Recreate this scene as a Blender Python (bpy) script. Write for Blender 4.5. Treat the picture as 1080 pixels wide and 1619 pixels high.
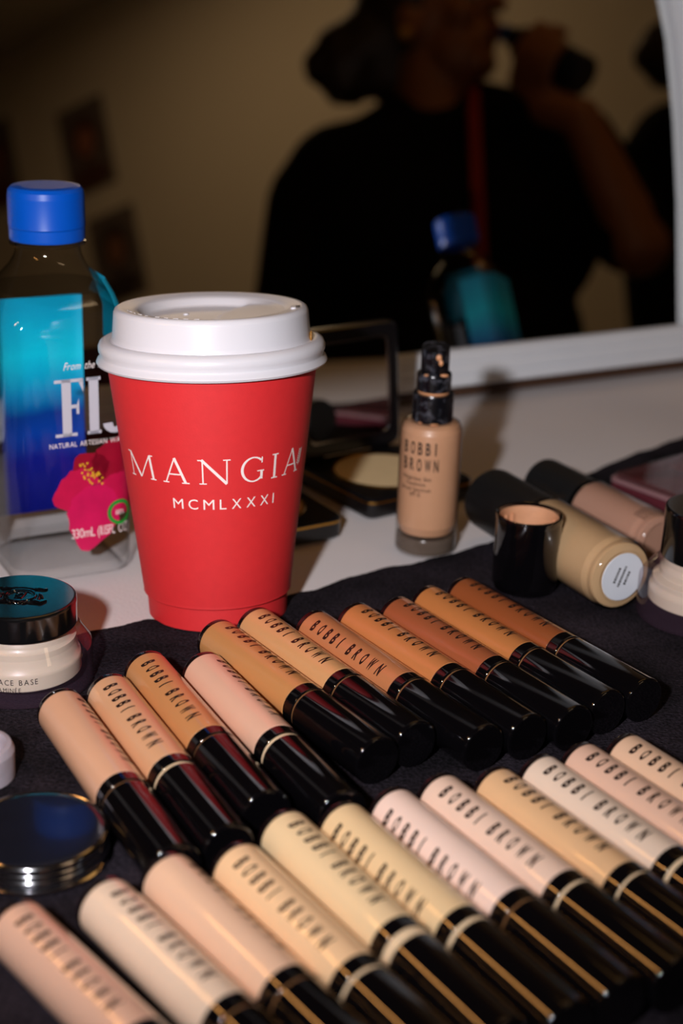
import bpy, bmesh, math, random
import numpy as np
from mathutils import Vector, Matrix, Euler

random.seed(7)
PI = math.pi
R = math.radians
for o in list(bpy.data.objects):
    bpy.data.objects.remove(o)
scene = bpy.context.scene
COL = scene.collection

# ------------------------------------------------------------------ camera
T = 0.74                      # table top height
CAMH = 0.27                   # lens above the table
FPX, PITCH, ROLL = 2450.0, R(20.6), R(2.0)
CAM = Vector((0, 0, T + CAMH))
FW = Vector((0, math.cos(PITCH), -math.sin(PITCH)))
U0 = Vector((0, math.sin(PITCH), math.cos(PITCH)))
RT = Vector((1, 0, 0)) * math.cos(ROLL) + U0 * math.sin(ROLL)
UP = Vector((-1, 0, 0)) * math.sin(ROLL) + U0 * math.cos(ROLL)
cd = bpy.data.cameras.new('camera')
cam = bpy.data.objects.new('camera', cd)
COL.objects.link(cam)
m3 = Matrix((RT, UP, -FW)).transposed()
cam.matrix_world = Matrix.Translation(CAM) @ m3.to_4x4()
cd.sensor_fit = 'HORIZONTAL'
cd.sensor_width = 24.0
cd.lens = FPX / 1080.0 * 24.0
cd.clip_start = 0.01
cd.dof.use_dof = True
cd.dof.focus_distance = 0.575
cd.dof.aperture_fstop = 7.2
scene.camera = cam

# ------------------------------------------------------------------ world, flash, exposure
w = bpy.data.worlds.new('world')
scene.world = w
w.use_nodes = True
w.node_tree.nodes['Background'].inputs[0].default_value = (1.0, 0.72, 0.45, 1)
w.node_tree.nodes['Background'].inputs[1].default_value = 0.004

fl = bpy.data.lights.new('flash', 'SPOT')
flash = bpy.data.objects.new('flash', fl)
COL.objects.link(flash)
FLASH = Vector((-0.105, 0.0, T + 0.315))
flash.location = FLASH
fl.energy = 19.5
fl.color = (0.97, 0.955, 1.0)
fl.spot_size = R(84)
fl.spot_blend = 1.0
fl.shadow_soft_size = 0.013
flash.rotation_euler = (Vector((0.0, 0.75, T + 0.165)) - FLASH).to_track_quat('-Z', 'Y').to_euler()

vs = scene.view_settings
vs.view_transform = 'Standard'
vs.look = 'None'
vs.exposure = 0.0
vs.gamma = 1.0
vs.use_curve_mapping = False
scene.cycles.caustics_reflective = False
scene.cycles.caustics_refractive = False


def ray(x, y):
    return RT * (x - 540) - UP * (y - 809.5) + FW * FPX


def at(x, y, z=0.0):
    """point of the photo (pixels) on the horizontal plane z above the table"""
    d = ray(x, y)
    return CAM + d * ((T + z - CAM.z) / d.z)


# mirror plane (stands on the table, turned and leaning back)
MLEAN = R(14.0)
MP0 = at(625, 647)
_b = at(1080, 590)
MYAW = math.atan2(_b.y - MP0.y, _b.x - MP0.x)
MNH = Vector((math.sin(MYAW), -math.cos(MYAW), 0))
MN = MNH * math.cos(MLEAN) + Vector((0, 0, math.sin(MLEAN)))
MU = Vector((math.cos(MYAW), math.sin(MYAW), 0))
MW = Vector((0, 0, math.cos(MLEAN))) - MNH * math.sin(MLEAN)


def refl(P):
    return P - MN * (2 * (P - MP0).dot(MN))


def atm(x, y, zv):
    """real place of what the mirror shows at a pixel, zv = optical distance"""
    return refl(CAM + ray(x, y) * (zv / FPX))


# ------------------------------------------------------------------ materials
def lin(c):
    c = c / 255.0
    return c / 12.92 if c <= 0.04045 else ((c + 0.055) / 1.055) ** 2.4


def rgb(*c):
    return (lin(c[0]), lin(c[1]), lin(c[2]), 1)


def nodes(name):
    m = bpy.data.materials.new(name)
    m.use_nodes = True
    nt = m.node_tree
    return m, nt, nt.nodes['Principled BSDF']


def link(nt, a, b):
    nt.links.new(a, b)


def mat(name, col, rough=0.4, metal=0.0, coat=0.0, coat_rough=0.05, var=0.06, scale=60.0,
        bump=0.0, bscale=None, ior=1.5, sss=0.0, spec=0.5, trans=0.0, sheen=0.0):
    m, nt, p = nodes(name)
    tc = nt.nodes.new('ShaderNodeTexCoord')
    nz = nt.nodes.new('ShaderNodeTexNoise')
    nz.inputs['Scale'].default_value = scale
    nz.inputs['Detail'].default_value = 4
    link(nt, tc.outputs['Object'], nz.inputs['Vector'])
    mx = nt.nodes.new('ShaderNodeMix')
    mx.data_type = 'RGBA'
    mx.inputs[6].default_value = [c * (1 - var) for c in col[:3]] + [1]
    mx.inputs[7].default_value = [min(1, c * (1 + var)) for c in col[:3]] + [1]
    link(nt, nz.outputs['Fac'], mx.inputs[0])
    link(nt, mx.outputs[2], p.inputs['Base Color'])
    p.inputs['Roughness'].default_value = rough
    p.inputs['Metallic'].default_value = metal
    p.inputs['IOR'].default_value = ior
    p.inputs['Coat Weight'].default_value = coat
    p.inputs['Coat Roughness'].default_value = coat_rough
    p.inputs['Specular IOR Level'].default_value = spec
    p.inputs['Transmission Weight'].default_value = trans
    p.inputs['Sheen Weight'].default_value = sheen
    if sss:
        p.inputs['Subsurface Weight'].default_value = sss
        p.inputs['Subsurface Radius'].default_value = (0.004, 0.002, 0.001)
    if bump:
        nb = nt.nodes.new('ShaderNodeTexNoise')
        nb.inputs['Scale'].default_value = bscale or scale * 6
        nb.inputs['Detail'].default_value = 6
        link(nt, tc.outputs['Object'], nb.inputs['Vector'])
        b = nt.nodes.new('ShaderNodeBump')
        b.inputs['Strength'].default_value = bump
        b.inputs['Distance'].default_value = 0.001
        link(nt, nb.outputs['Fac'], b.inputs['Height'])
        link(nt, b.outputs['Normal'], p.inputs['Normal'])
    return m


def clear(name, tint=(1, 1, 1, 1), rough=0.02, ior=1.45, body=0.0, bodycol=(0.8, 0.8, 0.8, 1), edge=0.35):
    """thin clear plastic or glass wall: lets light straight through, mirrors by Fresnel"""
    m, nt, p = nodes(name)
    nt.nodes.remove(p)
    out = nt.nodes['Material Output']
    tr = nt.nodes.new('ShaderNodeBsdfTransparent')
    lw = nt.nodes.new('ShaderNodeLayerWeight')
    lw.inputs[0].default_value = 0.5
    pw = nt.nodes.new('ShaderNodeMath')
    pw.operation = 'POWER'
    pw.inputs[1].default_value = 3.0
    link(nt, lw.outputs['Facing'], pw.inputs[0])
    ct = nt.nodes.new('ShaderNodeMix')
    ct.data_type = 'RGBA'
    ct.inputs[6].default_value = tint
    ct.inputs[7].default_value = [c * edge for c in tint[:3]] + [1]
    link(nt, pw.outputs[0], ct.inputs[0])
    link(nt, ct.outputs[2], tr.inputs[0])
    gl = nt.nodes.new('ShaderNodeBsdfGlossy')
    gl.inputs['Roughness'].default_value = rough
    fr = nt.nodes.new('ShaderNodeFresnel')
    fr.inputs[0].default_value = ior
    mx = nt.nodes.new('ShaderNodeMixShader')
    ge = nt.nodes.new('ShaderNodeNewGeometry')
    inv = nt.nodes.new('ShaderNodeMath')
    inv.operation = 'SUBTRACT'
    inv.inputs[0].default_value = 1.0
    link(nt, ge.outputs['Backfacing'], inv.inputs[1])
    mu = nt.nodes.new('ShaderNodeMath')
    mu.operation = 'MULTIPLY'
    link(nt, fr.outputs[0], mu.inputs[0])
    link(nt, inv.outputs[0], mu.inputs[1])
    link(nt, mu.outputs[0], mx.inputs[0])
    link(nt, tr.outputs[0], mx.inputs[1])
    link(nt, gl.outputs[0], mx.inputs[2])
    last = mx
    if body:
        df = nt.nodes.new('ShaderNodeBsdfDiffuse')
        df.inputs[0].default_value = bodycol
        nz = nt.nodes.new('ShaderNodeTexNoise')
        nz.inputs['Scale'].default_value = 90
        mp = nt.nodes.new('ShaderNodeMapRange')
        mp.inputs[3].default_value = body * 0.9
        mp.inputs[4].default_value = body * 1.1
        link(nt, nz.outputs['Fac'], mp.inputs[0])
        m2 = nt.nodes.new('ShaderNodeMixShader')
        link(nt, mp.outputs[0], m2.inputs[0])
        link(nt, mx.outputs[0], m2.inputs[1])
        link(nt, df.outputs[0], m2.inputs[2])
        last = m2
    link(nt, last.outputs[0], out.inputs[0])
    return m


def emit(name, col, strength):
    m, nt, p = nodes(name)
    p.inputs['Base Color'].default_value = (0.8, 0.8, 0.8, 1)
    p.inputs['Emission Color'].default_value = col
    p.inputs['Emission Strength'].default_value = strength
    return m


def ramp_mat(name, stops, axis='Z', lo=0.0, hi=1.0, rough=0.4, coat=0.0, noise=0.0):
    """printed gradient along a local axis (a print, not a light effect)"""
    m, nt, p = nodes(name)
    tc = nt.nodes.new('ShaderNodeTexCoord')
    sp = nt.nodes.new('ShaderNodeSeparateXYZ')
    link(nt, tc.outputs['Object'], sp.inputs[0])
    mr = nt.nodes.new('ShaderNodeMapRange')
    mr.inputs[1].default_value = lo
    mr.inputs[2].default_value = hi
    link(nt, sp.outputs[axis], mr.inputs[0])
    cr = nt.nodes.new('ShaderNodeValToRGB')
    el = cr.color_ramp.elements
    el[0].position, el[0].color = stops[0]
    el[1].position, el[1].color = stops[-1]
    for ps, c in stops[1:-1]:
        e = el.new(ps)
        e.color = c
    src = mr.outputs[0]
    if noise:
        nz = nt.nodes.new('ShaderNodeTexNoise')
        nz.inputs['Scale'].default_value = 45
        link(nt, tc.outputs['Object'], nz.inputs['Vector'])
        ad = nt.nodes.new('ShaderNodeMath')
        ad.operation = 'MULTIPLY_ADD'
        link(nt, nz.outputs['Fac'], ad.inputs[0])
        ad.inputs[1].default_value = noise
        link(nt, mr.outputs[0], ad.inputs[2])
        src = ad.outputs[0]
    link(nt, src, cr.inputs[0])
    link(nt, cr.outputs[0], p.inputs['Base Color'])
    p.inputs['Roughness'].default_value = rough
    p.inputs['Coat Weight'].default_value = coat
    return m


M = {}
M['cloth'] = mat('white_tablecloth', rgb(226, 218, 216), 0.85, var=0.03, scale=14, bump=0.25, bscale=900)
M['black'] = mat('glossy_black_plastic', rgb(7, 6, 8), 0.05, coat=0.5, var=0.2, scale=90)
M['black_satin'] = mat('satin_black_plastic', rgb(14, 13, 15), 0.22, var=0.2, scale=120)
M['black_matte'] = mat('matte_black_plastic', rgb(13, 12, 13), 0.45, var=0.2, scale=120)
M['ink'] = mat('dark_brown_ink', rgb(30, 13, 10), 0.4, var=0.1)
M['ink_black'] = mat('black_ink', rgb(16, 13, 13), 0.4, var=0.1)
M['white_ink'] = mat('white_ink', rgb(240, 226, 222), 0.6, var=0.03)
M['silver_ink'] = mat('silver_ink', rgb(214, 216, 226), 0.35, metal=0.25, var=0.05)
M['paper_red'] = mat('red_paper', rgb(210, 38, 42), 0.62, var=0.07, scale=260, bump=0.06, bscale=1500)
M['lid_white'] = mat('white_polystyrene', rgb(214, 212, 217), 0.30, var=0.02)
M['gold'] = mat('gold_trim', rgb(205, 150, 60), 0.25, metal=1.0, var=0.08)
M['chrome'] = mat('polished_chrome', rgb(205, 205, 210), 0.12, metal=1.0, var=0.05, scale=40)
M['mirror'] = mat('mirror_glass', rgb(225, 226, 224), 0.0, metal=1.0, var=0.0)
M['frame'] = mat('white_painted_wood', rgb(222, 224, 228), 0.45, var=0.04, scale=30, bump=0.05, bscale=200)
M['clear'] = clear('clear_plastic', (0.985, 0.99, 0.995, 1))
M['glass'] = clear('clear_glass', (0.90, 0.86, 0.90, 1), ior=1.5, edge=0.3, body=0.03, bodycol=rgb(190, 150, 180))
M['frost'] = clear('frosted_plastic', (0.75, 0.75, 0.78, 1), 0.25, body=0.55, bodycol=rgb(205, 195, 205))
M['plum'] = mat('dark_clear_base', rgb(20, 11, 12), 0.12, coat=0.3, var=0.1)
M['cream'] = mat('ivory_cream', rgb(226, 214, 186), 0.35, coat=0.5, var=0.03, sss=0.1)
M['wood'] = mat('table_wood', rgb(120, 90, 65), 0.5, var=0.15, scale=8)


# ------------------------------------------------------------------ mesh helpers
def mesh_obj(name, verts, faces, material, parent=None, angle=35, loc=None, rot=None, mats=None, fm=None):
    me = bpy.data.meshes.new(name)
    me.from_pydata([tuple(v) for v in verts], [], [tuple(f) for f in faces])
    me.validate()
    bm = bmesh.new()
    bm.from_mesh(me)
    bmesh.ops.recalc_face_normals(bm, faces=bm.faces)
    bm.to_mesh(me)
    bm.free()
    for p in me.polygons:
        p.use_smooth = angle > 0
    if angle > 0:
        me.set_sharp_from_angle(angle=R(angle))
    for mm in (mats or [material]):
        me.materials.append(mm)
    if fm:
        for p, i in zip(me.polygons, fm):
            p.material_index = i
    return wrap(name, me, parent, loc, rot)


def wrap(name, me, parent=None, loc=None, rot=None):
    o = bpy.data.objects.new(name, me)
    COL.objects.link(o)
    if parent:
        o.parent = parent
    if loc is not None:
        o.location = loc
    if rot is not None:
        o.rotation_euler = rot
    return o


def empty(name, loc=(0, 0, 0), rot=(0, 0, 0)):
    o = bpy.data.objects.new(name, None)
    o.empty_display_size = 0.02
    COL.objects.link(o)
    o.location = loc
    o.rotation_euler = rot
    return o


def tag(o, label=None, cat=None, group=None, kind=None):
    if label:
        o['label'] = label
    if cat:
        o['category'] = cat
    if group:
        o['group'] = group
    if kind:
        o['kind'] = kind
    return o


class MB:
    def __init__(s):
        s.v, s.f = [], []

    def add(s, vs_, fs):
        n = len(s.v)
        s.v += [Vector(v) for v in vs_]
        s.f += [[i + n for i in f] for f in fs]
        return s

    def lathe(s, prof, seg=48, axis='Z', off=(0, 0, 0), closed=False):
        fine = [prof[0]]
        for (r0, z0), (r1, z1) in zip(prof, prof[1:]):
            L = math.hypot(r1 - r0, z1 - z0)
            if L > 0.0022:
                t = min(0.2, 0.0003 / L)
                if r0 > 1e-6:
                    fine.append((r0 + (r1 - r0) * t, z0 + (z1 - z0) * t))
                if r1 > 1e-6:
                    fine.append((r1 + (r0 - r1) * t, z1 + (z0 - z1) * t))
            fine.append((r1, z1))
        prof = fine
        vs_, fs, rings = [], [], []
        for (r, z) in prof:
            if r < 1e-7:
                rings.append([len(vs_)])
                vs_.append((0, 0, z))
            else:
                rings.append(list(range(len(vs_), len(vs_) + seg)))
                for i in range(seg):
                    a = 2 * PI * i / seg
                    vs_.append((r * math.cos(a), r * math.sin(a), z))
        pairs = list(zip(rings, rings[1:]))
        if closed:
            pairs.append((rings[-1], rings[0]))
        for a, b in pairs:
            for i in range(seg):
                j = (i + 1) % seg
                if len(a) == 1 and len(b) == 1:
                    continue
                if len(a) == 1:
                    fs.append((a[0], b[i], b[j]))
                elif len(b) == 1:
                    fs.append((a[i], a[j], b[0]))
                else:
                    fs.append((a[i], a[j], b[j], b[i]))
        if axis == 'X':
            vs_ = [(v[2], v[1], v[0]) for v in vs_]
        vs_ = [Vector(v) + Vector(off) for v in vs_]
        return s.add(vs_, fs)

    def box(s, x0, x1, y0, y1, z0, z1):
        v = [(x, y, z) for z in (z0, z1) for y in (y0, y1) for x in (x0, x1)]
        return s.add(v, [(0, 1, 3, 2), (4, 6, 7, 5), (0, 4, 5, 1), (2, 3, 7, 6), (0, 2, 6, 4), (1, 5, 7, 3)])

    def loft(s, rings, cap0=True, cap1=True):
        n = len(rings[0])
        vs_ = [v for r in rings for v in r]
        fs = []
        for k in range(len(rings) - 1):
            for i in range(n):
                j = (i + 1) % n
                fs.append((k * n + i, k * n + j, (k + 1) * n + j, (k + 1) * n + i))
        if cap0:
            fs.append(tuple(range(n))[::-1])
        if cap1:
            fs.append(tuple(range((len(rings) - 1) * n, len(rings) * n)))
        return s.add(vs_, fs)

    def tube(s, pts, rad, seg=10, caps=True):
        pts = [Vector(p) for p in pts]
        rads = rad if isinstance(rad, (list, tuple)) else [rad] * len(pts)
        rings = []
        up = Vector((0, 0, 1))
        for i, p in enumerate(pts):
            d = (pts[min(i + 1, len(pts) - 1)] - pts[max(i - 1, 0)]).normalized()
            a = d.cross(up)
            if a.length < 1e-4:
                a = d.cross(Vector((1, 0, 0)))
            a.normalize()
            b = d.cross(a).normalized()
            rings.append([p + (a * math.cos(2 * PI * k / seg) + b * math.sin(2 * PI * k / seg)) * rads[i] for k in range(seg)])
        return s.loft(rings, caps, caps)

    def ball(s, c, rx, ry=None, rz=None, seg=20, rg=12, mtx=None):
        ry = rx if ry is None else ry
        rz = rx if rz is None else rz
        vs_ = [Vector((0, 0, -1))]
        for k in range(1, rg):
            t = -PI / 2 + PI * k / rg
            for i in range(seg):
                a = 2 * PI * i / seg
                vs_.append(Vector((math.cos(t) * math.cos(a), math.cos(t) * math.sin(a), math.sin(t))))
        vs_.append(Vector((0, 0, 1)))
        fs = []
        for i in range(seg):
            j = (i + 1) % seg
            fs.append((0, 1 + j, 1 + i))
            for k in range(rg - 2):
                a, b = 1 + k * seg, 1 + (k + 1) * seg
                fs.append((a + i, a + j, b + j, b + i))
            a = 1 + (rg - 2) * seg
            fs.append((a + i, a + j, len(vs_) - 1))
        vs_ = [Vector((v.x * rx, v.y * ry, v.z * rz)) for v in vs_]
        if mtx is not None:
            vs_ = [mtx @ v for v in vs_]
        return s.add([v + Vector(c) for v in vs_], fs)

    def capsule(s, a, b, ra, rb, seg=16):
        a, b = Vector(a), Vector(b)
        d = b - a
        L = max(d.length, 1e-6)
        prof = []
        for k in range(7):
            t = PI / 2 * k / 6
            prof.append((ra * math.sin(t), -ra * math.cos(t)))
        for k in range(7):
            t = PI / 2 * k / 6
            prof.append((rb * math.cos(t), L + rb * math.sin(t)))
        prof[0] = (0, prof[0][1])
        prof[-1] = (0, prof[-1][1])
        mb = MB().lathe(prof, seg)
        q = d.to_track_quat('Z', 'Y')
        return s.add([q @ v + a for v in mb.v], mb.f)

    def build(s, name, material, parent=None, angle=35, loc=None, rot=None):
        return mesh_obj(name, s.v, s.f, material, parent, angle, loc, rot)


def rrect(w_, d_, r, n=6, z=0.0):
    r = min(r, w_ / 2 - 1e-6, d_ / 2 - 1e-6)
    pts = []
    for cx, cy, a0 in ((w_ / 2 - r, d_ / 2 - r, 0), (-w_ / 2 + r, d_ / 2 - r, PI / 2),
                       (-w_ / 2 + r, -d_ / 2 + r, PI), (w_ / 2 - r, -d_ / 2 + r, 1.5 * PI)):
        for k in range(n + 1):
            a = a0 + PI / 2 * k / n
            pts.append(Vector((cx + r * math.cos(a), cy + r * math.sin(a), z)))
    return pts


def slab(w_, d_, r, z0, z1, ch=0.0006, n=6):
    mb = MB()
    mb.loft([rrect(w_ - 2 * ch, d_ - 2 * ch, r - ch, n, z0), rrect(w_, d_, r, n, z0 + ch),
             rrect(w_, d_, r, n, z1 - ch), rrect(w_ - 2 * ch, d_ - 2 * ch, r - ch, n, z1)])
    return mb


# ---------- flat print: letters as polygons, mapped onto a surface
_glyph = {}


def glyph(ch, bold=0.0):
    """filled outline of a character as (verts2d, faces), height-1 capitals"""
    if (ch, bold) in _glyph:
        return _glyph[(ch, bold)]
    cu = bpy.data.curves.new('glyph', 'FONT')
    cu.body = ch
    cu.resolution_u = 3
    cu.offset = bold
    ob = bpy.data.objects.new('glyph', cu)
    COL.objects.link(ob)
    dg = bpy.context.evaluated_depsgraph_get()
    me = bpy.data.meshes.new_from_object(ob.evaluated_get(dg))
    vs_ = [(v.co.x, v.co.y) for v in me.vertices]
    fs = [tuple(p.vertices) for p in me.polygons]
    bpy.data.objects.remove(ob)
    bpy.data.curves.remove(cu)
    bpy.data.meshes.remove(me)
    _glyph[(ch, bold)] = (vs_, fs)
    return vs_, fs


CAPH = max(v[1] for v in glyph('H')[0])


class Print:
    """collects 2-D polygons in metres"""

    def __init__(s):
        s.v, s.f = [], []

    def poly(s, pts):
        n = len(s.v)
        s.v += [tuple(p) for p in pts]
        s.f.append(tuple(range(n, n + len(pts))))

    def stroke(s, a, b, w0, w1=None):
        w1 = w0 if w1 is None else w1
        a, b = Vector(a), Vector(b)
        d = (b - a).normalized()
        nn = Vector((-d.y, d.x))
        s.poly([a + nn * w0 / 2, a - nn * w0 / 2, b - nn * w1 / 2, b + nn * w1 / 2])

    def char(s, ch, x, y, wd, ht, shear=0.0, bold=0.0):
        vs_, fs = glyph(ch, bold)
        if not vs_:
            return
        x0 = min(v[0] for v in vs_)
        x1 = max(v[0] for v in vs_)
        sx = wd / max(x1 - x0, 1e-6)
        sy = ht / CAPH
        n = len(s.v)
        s.v += [(x + (v[0] - x0) * sx + v[1] * sy * shear, y + v[1] * sy) for v in vs_]
        s.f += [tuple(i + n for i in f) for f in fs]

    def text(s, body, x, y, ht, squeeze=1.0, track=0.1, shear=0.0, centre=False):
        k = ht / CAPH
        tot, items = 0, []
        for ch in body:
            if ch == ' ':
                tot += 0.45 * ht * squeeze + track * ht
                continue
            vs_, _ = glyph(ch)
            wd = (max(v[0] for v in vs_) - min(v[0] for v in vs_)) * k * squeeze
            items.append((ch, tot, wd))
            tot += wd + track * ht
        if centre:
            x -= tot / 2
        for ch, px_, wd in items:
            s.char(ch, x + px_, y, wd, ht, shear)
        return tot

    def build(s, name, material, fn, parent=None, maxlen=0.0015, loc=None, rot=None):
        bm = bmesh.new()
        bv = [bm.verts.new((v[0], v[1], 0)) for v in s.v]
        for f in s.f:
            try:
                bm.faces.new([bv[i] for i in f])
            except ValueError:
                pass
        bmesh.ops.triangulate(bm, faces=bm.faces[:])
        for _ in range(4):
            es = [e for e in bm.edges if e.calc_length() > maxlen]
            if not es:
                break
            bmesh.ops.subdivide_edges(bm, edges=es, cuts=1)
            bmesh.ops.triangulate(bm, faces=bm.faces[:])
        for v in bm.verts:
            v.co = Vector(fn(v.co.x, v.co.y))
        bmesh.ops.recalc_face_normals(bm, faces=bm.faces)
        me = bpy.data.meshes.new(name)
        bm.to_mesh(me)
        bm.free()
        me.materials.append(material)
        for p in me.polygons:
            p.use_smooth = True
        return wrap(name, me, parent, loc, rot)


# ================================================================== the room
def room():
    m_wall = mat('warm_white_wall', rgb(196, 182, 160), 0.9, var=0.04, scale=2.0, bump=0.1, bscale=60)
    m_floor = mat('grey_carpet_floor', rgb(80, 76, 74), 0.95, var=0.2, scale=30)
    m_ceil = mat('white_ceiling', rgb(205, 196, 182), 0.9, var=0.03, scale=3)
    X0, X1, Y0, Y1, Z1 = -3.4, 3.0, -3.4, 2.4, 2.75
    t = 0.1
    for nm, b, mm in (('floor', (X0, X1, Y0, Y1, -t, 0), m_floor), ('ceiling', (X0, X1, Y0, Y1, Z1, Z1 + t), m_ceil),
                      ('wall_right', (X1, X1 + t, Y0, Y1, 0, Z1), m_wall), ('wall_left', (X0 - t, X0, Y0, Y1, 0, Z1), m_wall),
                      ('wall_back', (X0, X1, Y1, Y1 + t, 0, Z1), m_wall), ('wall_front', (X0, X1, Y0 - t, Y0, 0, Z1), m_wall)):
        tag(MB().box(*b).build(nm, mm, angle=0), kind='structure')
    # ceiling light by the far wall
    m_warm = emit('amber_lamp', (1.0, 0.69, 0.40, 1), 5.0)
    m_house = mat('lamp_housing', rgb(190, 186, 180), 0.5)
    e = tag(empty('ceiling_lamp', (2.2, -0.9, 2.70), (0, 0, R(90))), 'amber ceiling panel by the wall with pinned photos', 'lamp')
    slab(1.2, 0.3, 0.02, 0.012, 0.05, 0.004).build('housing', m_house, e)
    slab(1.17, 0.27, 0.01, 0.0, 0.011, 0.002).build('diffuser', m_warm, e)
    m_fill = emit('warm_fill_panel', (1.0, 0.50, 0.13, 1), 0.8)  # added panel, warms and lifts the shadows on the table
    e = tag(empty('ceiling_lamp', (0.5, 1.5, 2.70)), 'wide warm fill panel added above the back of the table', 'lamp')
    slab(1.6, 0.7, 0.02, 0.012, 0.05, 0.004).build('housing', m_house, e)
    slab(1.57, 0.67, 0.01, 0.0, 0.011, 0.002).build('diffuser', m_fill, e)


room()


# ================================================================== table, cloth, towel
def table():
    e = tag(empty('table', (0.0, 0.70, 0)), 'wooden trestle table under the white cloth', 'table')
    MB().box(-0.80, 0.62, -0.58, 0.68, T - 0.035, T - 0.004).build('tabletop', M['wood'], e, 0)
    for sx in (-0.74, 0.56):
        for sy in (-0.52, 0.62):
            MB().box(sx - 0.025, sx + 0.025, sy - 0.025, sy + 0.025, 0, T - 0.035).build('leg', M['wood'], e, 0)
    # cloth with gentle waves, folds over the edges
    nx, ny = 90, 80
    X0, X1, Y0, Y1 = -0.805, 0.625, 0.115, 1.385
    vs_, fs = [], []
    drop = 0.22
    for j in range(-3, ny + 4):
        for i in range(-3, nx + 4):
            ii, jj = min(max(i, 0), nx), min(max(j, 0), ny)
            x = X0 + (X1 - X0) * ii / nx
            y = Y0 + (Y1 - Y0) * jj / ny
            ex, ey = i - ii, j - jj
            k = max(abs(ex), abs(ey))
            z = -0.0005 - 0.0005 * (math.sin(x * 23 + y * 9) * math.sin(y * 17 - x * 5))
            if k:
                z = -drop * (k / 3.0) ** 1.0
                wv = 0.006 + 0.012 * math.sin((x + y) * 38) * k / 3
                x += math.copysign(wv, ex) if ex else 0
                y += math.copysign(wv, ey) if ey else 0
            vs_.append((x, y, T + z))
    W = nx + 7
    for j in range(ny + 6):
        for i in range(W - 1):
            a = j * W + i
            fs.append((a, a + 1, a + 1 + W, a + W))
    o = mesh_obj('tablecloth', vs_, fs, M['cloth'], angle=50)
    tag(o, 'white cotton tablecloth spread over the whole table', 'tablecloth')


table()

TOW = 0.003      # towel thickness


def towel():
    m, nt, p = nodes('charcoal_terry')
    tc = nt.nodes.new('ShaderNodeTexCoord')
    n1 = nt.nodes.new('ShaderNodeTexNoise')
    n1.inputs['Scale'].default_value = 800
    n1.inputs['Detail'].default_value = 3
    n2 = nt.nodes.new('ShaderNodeTexNoise')
    n2.inputs['Scale'].default_value = 26
    link(nt, tc.outputs['Object'], n1.inputs['Vector'])
    link(nt, tc.outputs['Object'], n2.inputs['Vector'])
    mul = nt.nodes.new('ShaderNodeMath')
    mul.operation = 'MULTIPLY'
    link(nt, n1.outputs['Fac'], mul.inputs[0])
    link(nt, n2.outputs['Fac'], mul.inputs[1])
    cr = nt.nodes.new('ShaderNodeValToRGB')
    cr.color_ramp.elements[0].position = 0.12
    cr.color_ramp.elements[0].color = rgb(7, 6, 8)
    cr.color_ramp.elements[1].position = 0.42
    cr.color_ramp.elements[1].color = rgb(52, 45, 53)
    link(nt, mul.outputs[0], cr.inputs[0])
    link(nt, cr.outputs[0], p.inputs['Base Color'])
    p.inputs['Roughness'].default_value = 1.0
    p.inputs['Specular IOR Level'].default_value = 0.1
    p.inputs['Sheen Weight'].default_value = 0.0
    b = nt.nodes.new('ShaderNodeBump')
    b.inputs['Strength'].default_value = 0.9
    b.inputs['Distance'].default_value = 0.0012
    link(nt, n1.outputs['Fac'], b.inputs['Height'])
    link(nt, b.outputs['Normal'], p.inputs['Normal'])
    far = [at(-300, 1075), at(20, 1022), at(145, 1002), at(300, 972), at(455, 945), at(600, 903), at(772, 865), at(850, 812),
           at(905, 758), at(1080, 690)]
    far.append(far[-1] + Vector((0.1, 0.05, 0)))
    far = [(f.x, f.y) for f in far]

    def yf(x):
        for (a, b2), (c, d) in zip(far, far[1:]):
            if x <= c:
                t = (x - a) / (c - a)
                return b2 + (d - b2) * t
        return far[-1][1]
    X0, X1 = -0.27, 0.29
    nx, ny = 300, 240
    rnd = random.Random(3)
    hs = np.random.RandomState(4).rand(nx + 1, ny + 1)
    vs_, fs = [], []
    for i in range(nx + 1):
        x = X0 + (X1 - X0) * i / nx
        ys = (yf(x - 0.01) + yf(x) + yf(x + 0.01)) / 3
        ys += 0.0012 * math.sin(x * 130) + 0.0008 * math.sin(x * 310 + 1)
        for j in range(ny + 1):
            t = j / ny
            y = ys + (0.15 - ys) * t
            z = TOW + (hs[i, j] - 0.5) * 0.0005 - 0.0003
            ed = min(t * 1.0, 1 - t, i / nx, 1 - i / nx)
            if ed < 0.012:
                z = 0.0003 + (z - 0.0003) * math.sqrt(max(0, ed / 0.012))
            vs_.append((x, y, T + z))
    for i in range(nx):
        for j in range(ny):
            a = i * (ny + 1) + j
            fs.append((a, a + 1, a + ny + 2, a + ny + 1))
    tag(mesh_obj('towel', vs_, fs, m, angle=80), 'dark charcoal terry towel spread under the makeup tubes', 'towel')


towel()


# ================================================================== concealer tubes
TR = 0.0087
BODY_L, COLLAR_L, CAP_L = 0.0620, 0.0057, 0.0402
SEAM = BODY_L + COLLAR_L


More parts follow.
